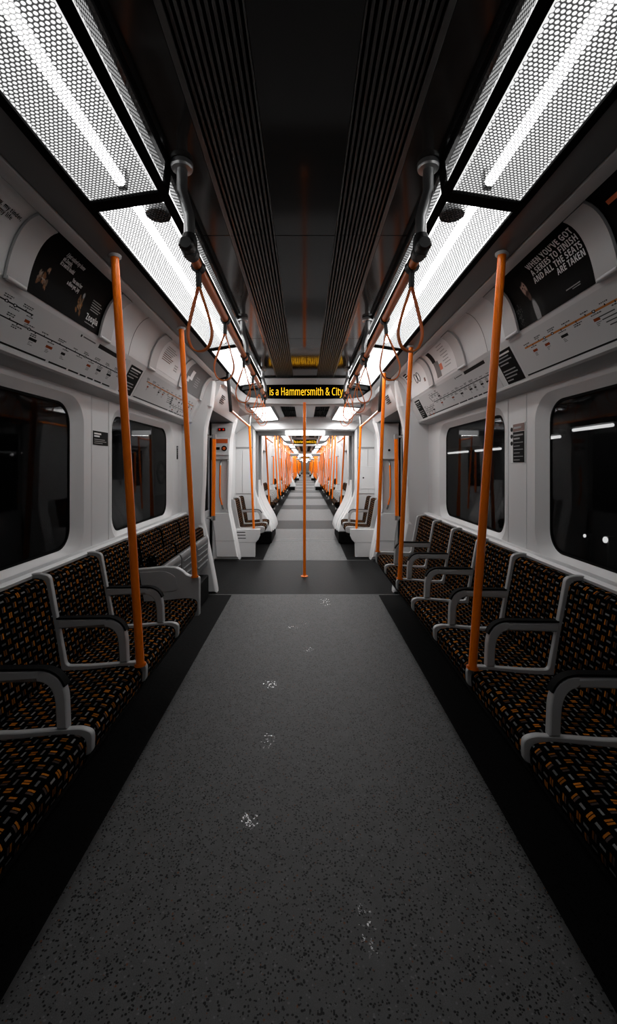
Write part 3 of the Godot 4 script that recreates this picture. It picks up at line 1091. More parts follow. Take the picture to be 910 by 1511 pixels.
func build_rails() -> void:
	var YB := 2.212
	var sm := strap_mesh(0.019)
	var at := [1.735, 2.36, 3.14, 3.75, 4.35, 4.75, 5.02]
	for s in [-1.0, 1.0]:
		var who := "crab advert" if s < 0 else "series advert"
		var t := thing("overhead_rail", "orange overhead rail on grey drop tubes, on the %s side" % who, "rail", V(0.455 * s, YB, 3.35), "overhead rails")
		var xa: float = -0.016 * s
		var xb: float = 0.022 * s
		part("bar", tubem([Vector3(xa, 0, 1.76), Vector3(0, 0, 0.2), Vector3(xb, 0, -1.78)], 0.019, 18), M.orange, t)
		for d in [1.595, 3.27, 4.98]:
			var z: float = 3.35 - d
			var x: float = lerpf(xa, xb, clampf((1.76 - z) / 3.54, 0, 1))
			var xt: float = x + 0.028 * s
			part("drop_tube", tubem([Vector3(x, 0.02, z), Vector3(x, 0.12, z), Vector3(xt, 0.22, z), Vector3(xt, 0.318, z)], 0.0205, 18), M.steel, t)
			var b := MB.new()
			b.lathe([Vector2(0.0205, 0.300), Vector2(0.038, 0.302), Vector2(0.041, 0.310), Vector2(0.041, 0.326)], Vector3(xt, 0, z), 22)
			part("flange", b.mesh(), M.steel, t)
			b = MB.new()
			b.tube([Vector3(x, 0.055, z), Vector3(x, 0.04, z), Vector3(x, -0.005, z), Vector3(x, -0.03, z)], [0.024, 0.029, 0.031, 0.02], 16)
			b.tube([Vector3(x, 0, z + 0.055), Vector3(x, 0, z + 0.045), Vector3(x, 0, z - 0.045), Vector3(x, 0, z - 0.055)], [0.021, 0.029, 0.029, 0.021], 16)
			part("joint", b.mesh(), M.joint, t)
		for i in at.size():
			var d: float = at[i]
			var z: float = 3.35 - d
			var x: float = (0.455 * s) + lerpf(xa, xb, clampf((1.76 - z) / 3.54, 0, 1))
			var lab := ""
			if i == 0:
				lab = "orange hanging strap beside the first rail bracket, %s side" % who
			elif i == 1:
				lab = "orange hanging strap between the first two rail brackets, %s side" % who
			elif i == 2:
				lab = "orange hanging strap just before the middle rail bracket, %s side" % who
			else:
				lab = "orange hanging strap between the middle bracket and the destination display, %s side" % who
			var h := thing("hanging_strap", lab, "strap", Vector3(x, YB, -d), "hanging straps on the overhead rails")
			part("clip", sm[0], M.joint, h)
			var lp := part("loop", sm[1], M.orange_strap, h)
			var swing: float = [0.0, 0.10, -0.04, 0.06, -0.08, 0.03, 0.0][i]
			h.rotation = Vector3([0.05, -0.04, 0.1, 0.0, -0.06, 0.0, 0.04][i], 0.25 * s if i == 0 else 0.0, swing if s > 0 else -0.02 * i)

# ------------------------------------------------------------------ destination display
func build_sign(d: float, txt: String, x0: float, label: String, near: bool) -> void:
	var t := thing("destination_display", label, "display", Vector3(0, 0, -d))
	# housing across the ceiling, curved below
	var pr := []
	pr.append_array([Vector2(-1.02, 2.53), Vector2(1.02, 2.53)])
	pr.append_array(bez(Vector2(0.98, 2.40), Vector2(0.93, 2.24), Vector2(0.78, 2.205), 6))
	pr.append_array(bez(Vector2(0.5, 2.185), Vector2(0.0, 2.165), Vector2(-0.5, 2.185), 8))
	pr.append_array(bez(Vector2(-0.78, 2.205), Vector2(-0.93, 2.24), Vector2(-0.98, 2.40), 6))
	var b := MB.new()
	b.prism(pr, -0.16, 0.0, 0.012)
	part("housing", b.mesh(), M.ceiling_end, t)
	# glossy black screen
	var sc := []
	sc.append_array(bez(Vector2(-0.70, 2.43), Vector2(0.0, 2.452), Vector2(0.70, 2.43), 8))
	sc.append_array([Vector2(0.865, 2.41), Vector2(0.845, 2.37), Vector2(0.72, 2.278)])
	sc.append_array(bez(Vector2(0.60, 2.262), Vector2(0.0, 2.243), Vector2(-0.60, 2.262), 8))
	sc.append_array([Vector2(-0.72, 2.278), Vector2(-0.845, 2.37), Vector2(-0.865, 2.41)])
	b = MB.new()
	b.prism(sc, 0.0, 0.006, 0.001)
	part("screen", b.mesh(), M.gloss_black, t)
	print_flat(txt, 0.132, Vector3(0.012, 2.345, 0.0085), Vector3.RIGHT, Vector3.UP, M.led, t, "led_lettering", false, 0.95 / letters(txt, 0.132)[2], true)
	if near:
		var l := AreaLight3D.new()
		l.name = "display_glow"
		l.area_size = Vector2(0.95, 0.1)
		l.light_color = Color(1.0, 0.62, 0.04)
		l.light_energy = 0.006
		l.shadow_enabled = true
		l.area_range = 30.0
		l.area_attenuation = 2.0
		l.position = Vector3(0, 2.345, 0.012)
		l.rotation_degrees = Vector3(0, 180, 0)
		t.add_child(l)

# ------------------------------------------------------------------ doorway: screens, headers, doors
func pillar_edge() -> Array:
	var q := [Vector2(1.38, 2.30), Vector2(1.0, 2.345), Vector2(0.99, 2.30), Vector2(1.02, 2.04)]
	q.append_array(bez(Vector2(1.02, 2.04), Vector2(1.075, 1.88), Vector2(1.085, 1.76), 5))
	q.append_array(bez(Vector2(1.10, 1.2), Vector2(1.125, 0.82), Vector2(1.11, 0.76), 6))
	q.append_array(bez(Vector2(1.11, 0.76), Vector2(1.01, 0.30), Vector2(0.965, 0.03), 6))
	q.append_array([Vector2(0.965, 0.0), Vector2(1.38, 0.0)])
	return q

func door_screen(s: float, d0: float, d1: float, label: String) -> Node3D:
	var t := trim_node()
	part("screen_panel", prismm(flip(pillar_edge(), s), d0, d1, 0.02, 60), M.trim, t)
	return t

func grab_bar(s: float, d: float, label: String) -> void:
	var t := thing("door_grab_bar", label, "grab bar", V(1.03 * s, 0.8, d), "door grab bars")
	part("bar", tubem([Vector3(0.01 * s, 0.02, 0), Vector3(0, 0.9, 0)], 0.022, 16), M.orange, t)
	for e in [[0.0, 0.01], [0.92, 0.0]]:
		part("bracket", tubem([Vector3(e[1] * s - 0.01 * s, e[0], 0), Vector3(0.085 * s, e[0], 0.0)], 0.013, 12), M.steel, t)
		part("cap", tubem([Vector3(e[1] * s, e[0] - 0.025, 0), Vector3(e[1] * s, e[0] + 0.025, 0)], 0.024, 16), M.steel, t)

func header(s: float, d0: float, d1: float, parent: Node3D) -> void:
	# sloping white panel above the doors and its dark soffit
	part("header_panel", prismm(flip([Vector2(0.90, 2.30), Vector2(0.94, 2.30), Vector2(1.03, 2.055), Vector2(1.06, 2.03), Vector2(1.08, 2.05), Vector2(1.0, 2.34), Vector2(0.90, 2.36)], s), d0, d1, 0.003), M.trim, parent)
	part("soffit", boxm(V(1.06 * s, 2.03, d0), V(1.44 * s, 2.07, d1)), M.dark_grey, parent)
	part("cove_panel", prismm(flip([Vector2(0.74, 2.17), Vector2(0.76, 2.155), Vector2(0.87, 2.17), Vector2(0.91, 2.31), Vector2(0.89, 2.33), Vector2(0.84, 2.20)], s), maxf(d0, 5.55), d1), M.trim, parent)

func doors(s: float, d0: float, d1: float) -> void:
	var mid := (d0 + d1) / 2
	for e in [[d0, mid - 0.004], [mid + 0.004, d1]]:
		var t := setting("door_%d" % (names.get("door", 0) + 1))
		names["door"] = names.get("door", 0) + 1
		var fr := MB.new()
		var a: float = e[0]
		var b: float = e[1]
		fr.box(V(1.405 * s, 0.0, a), V(1.44 * s, 0.75, b), 0.004)
		fr.box(V(1.405 * s, 1.85, a), V(1.44 * s, 2.03, b), 0.004)
		fr.box(V(1.405 * s, 0.75, a), V(1.44 * s, 1.85, a + 0.07), 0.004)
		fr.box(V(1.405 * s, 0.75, b - 0.07), V(1.44 * s, 1.85, b), 0.004)
		part("leaf", fr.mesh(), M.grey_plastic, t)
		part("pane", boxm(V(1.415 * s, 0.74, a + 0.06), V(1.42 * s, 1.86, b - 0.06)), M.glass, t)

func build_doors() -> void:
	for s in [-1.0, 1.0]:
		var t := door_screen(s, 4.585, 4.70, "")
		header(s, 4.70, 6.2, t)
		part("door_step", boxm(V(1.33 * s, 0.0, 4.7), V(1.40 * s, 0.02, 6.2), 0.004), M.steel, t)
		doors(s, 4.70, 6.20)
		var who := "beside the folded tip-up seats" if s < 0 else "at the end of the longer seat row"
		grab_bar(s, 4.76, "thick orange vertical grab bar on grey brackets %s" % who)
		# far screen: a recessed panel with its own handle
		var f := door_screen(s, 6.2, 6.36, "")
		var b := MB.new()
		# moulded face with recess built as a raised surround
		var o := [Vector2(1.30, 1.50), Vector2(1.09, 1.50), Vector2(1.11, 0.82), Vector2(1.10, 0.60), Vector2(1.34, 0.60), Vector2(1.36, 0.82), Vector2(1.34, 1.50)]
		b.prism(flip([Vector2(1.375, 2.02), Vector2(1.04, 2.02), Vector2(1.088, 1.78), Vector2(1.105, 1.48), Vector2(1.37, 1.48)], s), -6.2, -6.15, 0.012)
		b.prism(flip([Vector2(1.14, 1.48), Vector2(1.104, 1.48), Vector2(1.122, 0.82), Vector2(1.112, 0.70), Vector2(1.135, 0.70), Vector2(1.148, 0.82)], s), -6.2, -6.15, 0.008)
		b.prism(flip([Vector2(1.375, 1.48), Vector2(1.335, 1.48), Vector2(1.345, 0.82), Vector2(1.33, 0.70), Vector2(1.375, 0.70)], s), -6.2, -6.15, 0.008)
		b.prism(flip([Vector2(1.375, 0.70), Vector2(1.108, 0.70), Vector2(1.10, 0.66), Vector2(1.05, 0.40), Vector2(0.985, 0.05), Vector2(1.30, 0.05), Vector2(1.33, 0.40)], s), -6.2, -6.15, 0.012)
		part("moulded_surround", b.mesh(), M.trim, f)
		part("kick_plate_joint", boxm(V(1.03 * s, 0.292, 6.146), V(1.32 * s, 0.296, 6.16)), M.mid_grey, f)
		# orange handle in the recess
		var h := thing("recess_handle", "slim bent orange handle set in the white door recess %s" % ("under the intercom" if s < 0 else "opposite the intercom"), "handle", V(1.24 * s, 0.76, 6.14), "recess handles")
		part("grip", tubem([Vector3(-0.025 * s, 0.06, 0.0), Vector3(0.0, 0.18, 0.02), Vector3(0.0, 0.40, 0.025), Vector3(-0.005 * s, 0.64, 0.02)], 0.0125, 12), M.orange, h)
		part("lower_mount", tubem([Vector3(-0.03 * s, 0.0, -0.05), Vector3(-0.028 * s, 0.03, -0.01), Vector3(-0.025 * s, 0.065, 0.0)], 0.014, 12), M.steel, h)
		part("upper_mount", tubem([Vector3(-0.005 * s, 0.63, 0.02), Vector3(-0.006 * s, 0.67, 0.0), Vector3(-0.006 * s, 0.70, -0.05)], 0.014, 12), M.steel, h)
	# intercom on the left screen
	var t := thing("intercom_panel", "white passenger alarm and intercom panel with an amber plate above the recess handle", "intercom", V(-1.225, 1.56, 6.15))
	part("body", boxm(Vector3(-0.10, 0.0, -0.004), Vector3(0.115, 0.24, 0.018), 0.006), M.trim, t)
	part("amber_plate", boxm(Vector3(-0.075, 0.162, 0.018), Vector3(0.095, 0.222, 0.024), 0.002), M.print_orange, t)
	part("speaker", boxm(Vector3(-0.08, 0.065, 0.018), Vector3(-0.02, 0.105, 0.023), 0.002), M.rubber, t)
	var b := MB.new()
	b.tube([Vector3(0.045, 0.085, 0.018), Vector3(0.045, 0.085, 0.028)], 0.04, 20)
	var rg := part("button_ring", b.mesh(), M.rubber, t)
	part("button", tubem([Vector3(0.045, 0.085, 0.026), Vector3(0.045, 0.085, 0.034)], 0.022, 18), M.print_orange, rg)
	part("shelf", boxm(Vector3(-0.10, -0.012, 0.0), Vector3(0.115, 0.0, 0.03), 0.003), M.trim, t)
	# door closing lamps below the header
	var dl := thing("door_signal_lamp", "pair of small dim red door lamps above the intercom", "lamp", V(-1.22, 1.90, 6.147))
	part("housing", boxm(Vector3(-0.055, 0, 0), Vector3(0.055, 0.045, 0.012), 0.003), M.rubber, dl)
	for x in [-0.027, 0.027]:
		part("lens", tubem([Vector3(x, 0.022, 0.01), Vector3(x, 0.022, 0.016)], 0.012, 14), M.red_led, dl)
	# lock dot on the right screen
	var lk := thing("panel_lock", "small black round lock on the white screen above the handle recess", "lock", V(1.23, 1.62, 6.15))
	part("barrel", tubem([Vector3(0, 0, -0.002), Vector3(0, 0, 0.008)], 0.018, 16), M.rubber, lk)

# ------------------------------------------------------------------ end of the carriage and gangway
func build_end() -> void:
	var ce := setting("ceiling")
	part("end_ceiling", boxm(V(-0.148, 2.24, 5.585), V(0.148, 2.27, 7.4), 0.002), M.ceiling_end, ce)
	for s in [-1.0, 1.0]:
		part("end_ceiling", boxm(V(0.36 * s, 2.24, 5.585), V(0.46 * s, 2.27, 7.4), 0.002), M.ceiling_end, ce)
		part("grille_back", boxm(V(0.14 * s, 2.262, 5.585), V(0.37 * s, 2.28, 7.4)), M.black, ce)
		for k in 7:
			part("slat", boxm(V((0.168 + k * 0.030) * s, 2.243, 5.6), V((0.174 + k * 0.030) * s, 2.262, 6.48)), M.rubber, ce)
			part("slat", boxm(V((0.168 + k * 0.030) * s, 2.243, 6.50), V((0.174 + k * 0.030) * s, 2.262, 7.38)), M.rubber, ce)
		part("grille_bar", boxm(V(0.148 * s, 2.24, 6.48), V(0.36 * s, 2.25, 6.50)), M.rubber, ce)
	part("roof_slab", boxm(V(-1.45, 2.56, 5.45), V(1.45, 2.66, 8.75)), M.black, ce)
	for s in [-1.0, 1.0]:
		var wl := setting("wall_left" if s < 0 else "wall_right")
		part("side_panel", boxm(V(1.225 * s, 0.0, 6.36), V(1.40 * s, 2.4, 7.45)), M.wall, wl)
		part("side_cove", prismm(flip([Vector2(0.745, 2.165), Vector2(0.76, 2.155), Vector2(0.87, 2.17), Vector2(1.0, 2.13), Vector2(1.2, 1.98), Vector2(1.345, 1.85), Vector2(1.4, 1.9), Vector2(1.2, 2.2), Vector2(0.88, 2.30)], s), 6.36, 7.45), M.trim, trim_node())
		part("base_plinth", boxm(V(0.95 * s, 0.0, 6.5), V(1.22 * s, 0.24, 7.40), 0.01), M.rubber, trim_node())
		# seats by the gangway, first with a moulded end
		for i in 2:
			var d0: float = 6.435 + i * 0.503
			var which := "next to the doorway" if i == 0 else "next to the gangway"
			seat(s, d0, d0 + 0.503, "dark patterned seat %s, %s side" % [which, "intercom" if s < 0 else "cupboard door"], "seats before the gangway", i == 1, -0.13 * s)
		var t := thing("end_panel", "white moulded seat end%s by the gangway" % (" with three vent slots" if s < 0 else " without slots"), "panel", V(1.0 * s, 0, 6.41))
		var b := MB.new()
		b.prism(flip([Vector2(-0.29, 0.27), Vector2(-0.315, 0.33), Vector2(-0.315, 0.43), Vector2(0.07, 0.43), Vector2(0.055, 0.27), Vector2(0.03, 0.225), Vector2(-0.25, 0.225)], s), -0.02, 0.02, 0.006)
		part("board", b.mesh(), M.trim, t)
		b = MB.new()
		b.prism(flip([Vector2(-0.235, 0.0), Vector2(-0.24, 0.235), Vector2(0.03, 0.235), Vector2(0.03, 0.0)], s), -0.06, 0.015, 0.006)
		part("pedestal", b.mesh(), M.trim, t)
		if s < 0:
			for k in 3:
				part("slot", boxm(Vector3(-0.04 , 0.285 + k * 0.045, 0.018), Vector3(0.10 - k * 0.004, 0.297 + k * 0.045, 0.0225), 0.002), M.rubber, t)
		# end bulkhead beside the gangway
		var wb := setting("wall_front")
		part("bulkhead", boxm(V(0.90 * s, 0.0, 7.45), V(1.42 * s, 2.56, 7.55), 0.004), M.wall, wb)
		part("upper_band", boxm(V(0.935 * s, 1.70, 7.44), V(1.30 * s, 1.725, 7.45)), M.mid_grey, wb)
		part("locker_panel", boxm(V(1.115 * s, 0.9, 7.438), V(1.30 * s, 1.68, 7.45), 0.003), M.wall, wb)
		part("locker_panel", boxm(V(0.945 * s, 0.9, 7.438), V(1.11 * s, 1.68, 7.45), 0.003), M.wall, wb)
		part("portal_post", boxm(V(0.885 * s, 0.0, 7.40), V(0.925 * s, 2.05, 7.56), 0.012), M.trim, wb)
	var wf := setting("wall_front")
	var ar := []
	ar.append_array([Vector2(-1.0, 2.5), Vector2(1.0, 2.5), Vector2(1.0, 2.16)])
	ar.append_array(bez(Vector2(0.92, 2.06), Vector2(0.90, 2.015), Vector2(0.86, 2.012), 4))
	ar.append_array(bez(Vector2(0.4, 2.02), Vector2(0.0, 2.028), Vector2(-0.4, 2.02), 6))
	ar.append_array(bez(Vector2(-0.86, 2.012), Vector2(-0.90, 2.015), Vector2(-0.92, 2.06), 4))
	ar.append(Vector2(-1.0, 2.16))
	part("arch", prismm(ar, 7.38, 7.56, 0.02, 50), M.trim, wf)
	var arc := thing("cupboard_door", "flush grey cupboard door with a small black lock in the bulkhead", "cupboard", V(1.08, 0.98, 7.436))
	part("leaf", boxm(Vector3(-0.10, 0, -0.003), Vector3(0.16, 0.40, 0.004), 0.003), M.wall, arc)
	part("lock", tubem([Vector3(-0.05, 0.2, 0.002), Vector3(-0.05, 0.2, 0.008)], 0.014, 14), M.rubber, arc)
	# gangway tube
	gangway(7.56, 8.7, 1)

func gangway(d0: float, d1: float, k: int) -> void:
	var g := setting("wall_gangway")
	for s in [-1.0, 1.0]:
		part("bellows_wall", boxm(V(0.93 * s, 0, d0), V(1.0 * s, 2.1, d1)), M.gangway_grey, g)
		for q in [[0.0, 0.12], [0.5, 0.12]]:
			var z: float = d0 + 0.08 + q[0] * (d1 - d0)
			part("post", boxm(V(0.86 * s, 0.55, z), V(0.925 * s, 2.0, z + q[1]), 0.012), M.mid_grey, g)
		# curved skirts that sweep in to the floor, as a stack of three shells
		for r in 3:
			var za := d0 + 0.02 + r * 0.16
			var cv := bez(Vector2(0.91 - r * 0.02, 1.12), Vector2(0.90 - r * 0.02, 0.82), Vector2(0.74 - r * 0.02, 0.55), 6)
			cv.append_array(bez(Vector2(0.74 - r * 0.02, 0.55), Vector2(0.60 - r * 0.02, 0.33), Vector2(0.60 - r * 0.02, 0.20), 5))
			cv.append_array([Vector2(0.98, 0.20), Vector2(0.98, 1.12)])
			part("skirt", prismm(flip(cv, s), za, za + 0.145 if r < 2 else d1 - 0.05, 0.012, 60), M.trim, g)
		part("skirt_base", boxm(V(0.60 * s, 0.0, d0 - 0.02), V(0.96 * s, 0.205, d1 - 0.1), 0.01), M.rubber, g)
	part("gangway_roof", boxm(V(-1.0, 2.06, d0), V(1.0, 2.12, d1)), M.trim, g)
	part("header_beam", boxm(V(-0.9, 1.945, d0 + 0.1), V(0.9, 2.06, d0 + 0.2), 0.01), M.mid_grey, g)
	part("gangway_floor", boxm(V(-0.62, -0.03, d0 + 0.22), V(0.62, 0.0, d1)), M.vinyl, g)
	for z in [d0 + 0.24, d0 + 0.34]:
		part("tread_bar", boxm(V(-0.60, 0.0, z), V(0.60, 0.004, z + 0.03), 0.001), M.dark_grey, g)
	var where := "first gangway" if k == 1 else "gangway further along the train"
	var t := thing("gangway_light", "bright white light box under the roof of the %s" % where, "ceiling light", Vector3(0, 0, -(d0 + 0.05)), "" if k == 1 else "far gangway lights")
	part("lens", boxm(Vector3(-0.355, 1.945, -0.06), Vector3(0.355, 2.035, 0.04), 0.012), M.panel_light, t)
	area(t, Vector3(0, 1.94, 0.0), 0.7, 0.09, 0.5)

# ------------------------------------------------------------------ print: posters, maps, notices
func map_image(kind: int) -> Image:
	var w := 1024
	var h := 240
	var im := Image.create(w, h, false, Image.FORMAT_RGB8)
	im.fill(grey(0.80))
	var ink := grey(0.10)
	var amber := Color(0.72, 0.40, 0.12)
	var main := amber if kind in [1, 2] else ink
	var rust := Color(0.55, 0.24, 0.10)
	# black foot strip
	for seg in [[0.0, 0.52], [0.535, 0.63], [0.64, 0.70], [0.71, 0.75], [0.76, 0.80], [0.81, 0.86], [0.87, 0.93]]:
		im.fill_rect(Rect2i(int(seg[0] * w) + 10, h - 18, int((seg[1] - seg[0]) * w), 9), ink)
	if kind == 0 or kind == 3:
		# dark route with an upper branch
		var y := 116
		im.fill_rect(Rect2i(0 if kind == 0 else 220, y, w, 6), main)
		if kind == 0:
			for t in 130:
				im.fill_rect(Rect2i(20 + t, y - int(t * 0.5), 7, 6), main)
			im.fill_rect(Rect2i(150, y - 66, 260, 6), main)
			stations(im, 170, 410, y - 66, 8, rust, ink)
		else:
			im.fill_rect(Rect2i(200, y - 70, 150, 4), main)
			for t in 60:
				im.fill_rect(Rect2i(180 + t / 2, y - 64 + t, 5, 4), main)
			stations(im, 205, 340, y - 70, 6, rust, ink)
			im.fill_rect(Rect2i(20, y + 30, 170, 4), main)
			im.fill_rect(Rect2i(20, y + 70, 130, 4), main)
			stations(im, 20, 190, y + 30, 7, rust, ink)
			stations(im, 20, 150, y + 70, 5, rust, ink)
			for k in 7:
				im.fill_rect(Rect2i(10 + k * 8, y - 60 + k * 22, 0, 0), ink)
		stations(im, 40 if kind == 0 else 240, w - 40, y, 26, rust, ink)
		# key
		im.fill_rect(Rect2i(640, 14, 8, 14), ink)
		im.fill_rect(Rect2i(656, 17, 80, 7), grey(0.35))
		im.fill_rect(Rect2i(760, 8, 220, 26), ink)
	else:
		var y := 70
		im.fill_rect(Rect2i(70, y, w - 110, 9), main)
		im.fill_rect(Rect2i(70, y + 3, w - 110, 2), main.lightened(0.25))
		stations(im, 80, w - 60, y, 24, rust, ink)
		for k in 4:
			im.fill_rect(Rect2i(430 + k * 8, y + 34 + k * 17, 60, 5), grey(0.3))
			im.fill_rect(Rect2i(500 + k * 4, y + 30 + k * 17, 36, 10), ink)
		im.fill_rect(Rect2i(520, y + 95, w - 600, 4), ink)
		stations(im, 530, w - 90, y + 95, 16, rust, ink)
	return im

func stations(im: Image, x0: int, x1: int, y: int, n: int, rust: Color, ink: Color) -> void:
	for i in n:
		var x := int(lerpf(x0, x1, (i + rng.randf_range(-0.2, 0.2)) / max(1, n - 1)))
		var up := i % 2 == 0
		im.fill_rect(Rect2i(x, y - 5 if up else y + 4, 4, 8), ink)
		if rng.randf() < 0.3:
			im.fill_rect(Rect2i(x - 4, y - 3, 12, 12), ink)
			im.fill_rect(Rect2i(x - 1, y, 6, 6), grey(0.85))
		var lines := rng.randi_range(1, 2)
		for k in lines:
			var yy := y - 16 - k * 9 if up else y + 15 + k * 9
			var xx := x - 14
			while xx < x + rng.randi_range(8, 26):
				var wd := rng.randi_range(3, 8)
				im.fill_rect(Rect2i(xx, yy, wd, 5), grey(rng.randf_range(0.12, 0.35)))
				xx += wd + 2
		if not up and rng.randf() < 0.55:
			im.fill_rect(Rect2i(x - 12, y + 34, rng.randi_range(20, 34), 14), rust if rng.randf() < 0.4 else ink)
			for k in 3:
				im.fill_rect(Rect2i(x - 8, y + 54 + k * 7, rng.randi_range(8, 22), 3), grey(0.45))

func sheet_thing(called: String, label: String, category: String, prof: Array, s: float, v0: float, v1: float, d0: float, d1: float, m: Material, group := "") -> Node3D:
	var t := thing(called, label, category, Vector3.ZERO, group)
	part("paper", sheet(prof, s, v0, v1, d0, d1, 0.0006, 0.0016), m, t)
	return t

func image_mat(called: String, im: Image, rough := 0.4) -> StandardMaterial3D:
	var m := mat(called, grey(1.0), rough)
	m.albedo_texture = tex(im)
	m.texture_repeat = false
	m.metallic_specular = 0.1
	return m

func blob(im: Image, c: Vector2, r: Vector2, rot: float, col: Color, soft := 0.25, grain := 0.0) -> void:
	var R := int(max(r.x, r.y) * 1.4)
	for y in range(int(c.y) - R, int(c.y) + R + 1):
		for x in range(int(c.x) - R, int(c.x) + R + 1):
			if x < 0 or y < 0 or x >= im.get_width() or y >= im.get_height():
				continue
			var p := (Vector2(x, y) - c).rotated(-rot)
			var q := sqrt(pow(p.x / r.x, 2) + pow(p.y / r.y, 2))
			var a := clampf((1.0 + soft - q) / (2.0 * soft), 0.0, 1.0)
			if a > 0.0:
				var k := col.lightened(rng.randf() * grain) if rng.randf() < 0.5 else col.darkened(rng.randf() * grain)
				im.set_pixel(x, y, im.get_pixel(x, y).lerp(k, a))

func clip_frame(s: float, d0: float, d1: float, wall: Node3D) -> void:
	# a curved grey clip that holds the poster edge, with a turned-up foot
	var L := length_of(poster_prof)
	part("poster_clip", sheet(poster_prof, s, 0.004, L + 0.006, d0, d1, 0.002, 0.011, 14), M.rail_grey, wall)
	var q := on(poster_prof, s, L - 0.002, (d0 + d1) / 2, 0.008)
	var b := MB.new()
	var n := out_of(poster_prof, s, L)
	var ax := Vector3(0, 0, -1)
	var foot := []
	for e in [d0 + 0.006, d1 - 0.006]:
		foot.append(Vector3(q.x, q.y, -e))
	b.tube(foot, 0.0095, 12)
	part("clip_foot", b.mesh(), M.trim, wall)

func build_posters() -> void:
	var L := length_of(poster_prof)
	var ml := length_of(map_prof)
	# ---- left: depth of things on the poster bay from their place on the curve
	# pale text poster, clip, black crab advert, clip, blank bay, clip, small text poster, clip, dark poster, clip
	var wl: Node3D = trim_node()
	clip_frame(-1, 1.56, 1.678, wl)
	clip_frame(-1, 2.278, 2.40, wl)
	clip_frame(-1, 2.99, 3.12, wl)
	clip_frame(-1, 3.69, 3.81, wl)
	clip_frame(-1, 4.43, 4.53, wl)
	part("bay_joint", sheet(poster_prof, -1, 0.0, L, 2.667, 2.671, 0.0, 0.001, 12), M.dark_grey, wl)
	var a := sheet_thing("poster", "pale poster with black italic verse at the rear end of the poster row", "poster", poster_prof, -1, 0.006, L, 0.55, 1.558, M.panel)
	print_on(poster_prof, -1, "know now, my tinder,", 0.024, 1.545, 0.070, M.print_black, a, 0.004, true, 0.19, true)
	print_on(poster_prof, -1, "and my life", 0.024, 1.510, 0.092, M.print_black, a, 0.004, true, 0.10, true)
	var im := Image.create(640, 200, false, Image.FORMAT_RGB8)
	im.fill(grey(0.012))
	for k in 26:
		blob(im, Vector2(90 + rng.randf_range(-34, 34), 132 + rng.randf_range(-26, 26)), Vector2(rng.randf_range(5, 14), rng.randf_range(3, 8)), rng.randf() * TAU, Color(0.55, 0.30, 0.12).lerp(Color(0.62, 0.56, 0.52), rng.randf()).darkened(rng.randf() * 0.5), 0.3, 0.3)
	for k in 22:
		blob(im, Vector2(398 + rng.randf_range(-24, 24), 140 + rng.randf_range(-28, 28)), Vector2(rng.randf_range(4, 12), rng.randf_range(3, 7)), 1.2 + rng.randf_range(-0.5, 0.5), Color(0.66, 0.36, 0.10).lerp(Color(0.6, 0.56, 0.5), rng.randf() * 0.7).darkened(rng.randf() * 0.5), 0.3, 0.3)
	blob(im, Vector2(412, 104), Vector2(9, 10), 0.0, grey(0.62), 0.3, 0.2)
	var pa := sheet_thing("poster", "black advert with two orange-brown crabs and white lettering", "poster", poster_prof, -1, 0.006, L, 1.68, 2.276, image_mat("crab_print", im))
	print_on(poster_prof, -1, "I just valued my home", 0.026, 1.822, 0.053, M.print_white, pa, 0.004, true, 0.142)
	print_on(poster_prof, -1, "on Zoopla,", 0.026, 1.822, 0.077, M.print_white, pa, 0.004, true, 0.066)
	print_on(poster_prof, -1, "it's worth loads!", 0.026, 1.822, 0.099, M.print_white, pa, 0.004, true, 0.104)
	print_on(poster_prof, -1, "You own her", 0.026, 1.940, 0.128, M.print_white, pa, 0.004, true, 0.081)
	print_on(poster_prof, -1, "a diva yet, Jay", 0.026, 1.914, 0.152, M.print_white, pa, 0.004, true, 0.099)
	for k in 5:
		part("small_print", sheet(poster_prof, -1, 0.140 + k * 0.0125, 0.1445 + k * 0.0125, 2.145, 2.225 + 0.015 * (k % 2), 0.0025, 0.0008, 1), M.print_grey, pa)
	print_on(poster_prof, -1, "Zoopla", 0.046, 2.127, 0.234, M.print_white, pa, 0.004, true, 0.113)
	part("small_print", sheet(poster_prof, -1, 0.262, 0.266, 2.125, 2.22, 0.0025, 0.0008, 1), M.print_grey, pa)
	var pb := sheet_thing("poster", "pale poster with a block of small grey and rust text", "poster", poster_prof, -1, 0.03, L - 0.03, 3.14, 3.68, M.print_white)
	for k in 8:
		part("small_print", sheet(poster_prof, -1, 0.06 + k * 0.015, 0.067 + k * 0.015, 3.20, 3.37 + 0.06 * ((k * 3) % 4) / 3.0, 0.0025, 0.0008, 1), M.print_brown if k > 3 else M.print_grey, pb)
	for k in 3:
		part("small_print", sheet(poster_prof, -1, 0.15 + k * 0.02, 0.158 + k * 0.02, 3.50, 3.58, 0.0025, 0.0008, 1), M.print_grey, pb)
	var pc := sheet_thing("poster", "dark grey poster with a white device on it, before the door screen", "poster", poster_prof, -1, 0.006, L, 3.812, 4.428, M.dark_grey)
	part("printed_picture", sheet(poster_prof, -1, 0.08, 0.17, 3.96, 4.05, 0.0025, 0.0008, 3), M.print_white, pc)
	part("printed_picture", sheet(poster_prof, -1, 0.15, 0.20, 3.90, 3.96, 0.0025, 0.0008, 3), M.print_white, pc)
	for k in 5:
		part("small_print", sheet(poster_prof, -1, 0.11 + k * 0.022, 0.118 + k * 0.022, 4.14, 4.27 + 0.02 * (k % 2), 0.0025, 0.0008, 1), M.print_grey, pc)
	sheet_thing("route_map", "line map strip with a dark route and rust station names, under the crab advert", "map", map_prof, -1, 0.024, ml - 0.008, 1.15, 2.735, image_mat("map_dark", map_image(0)))
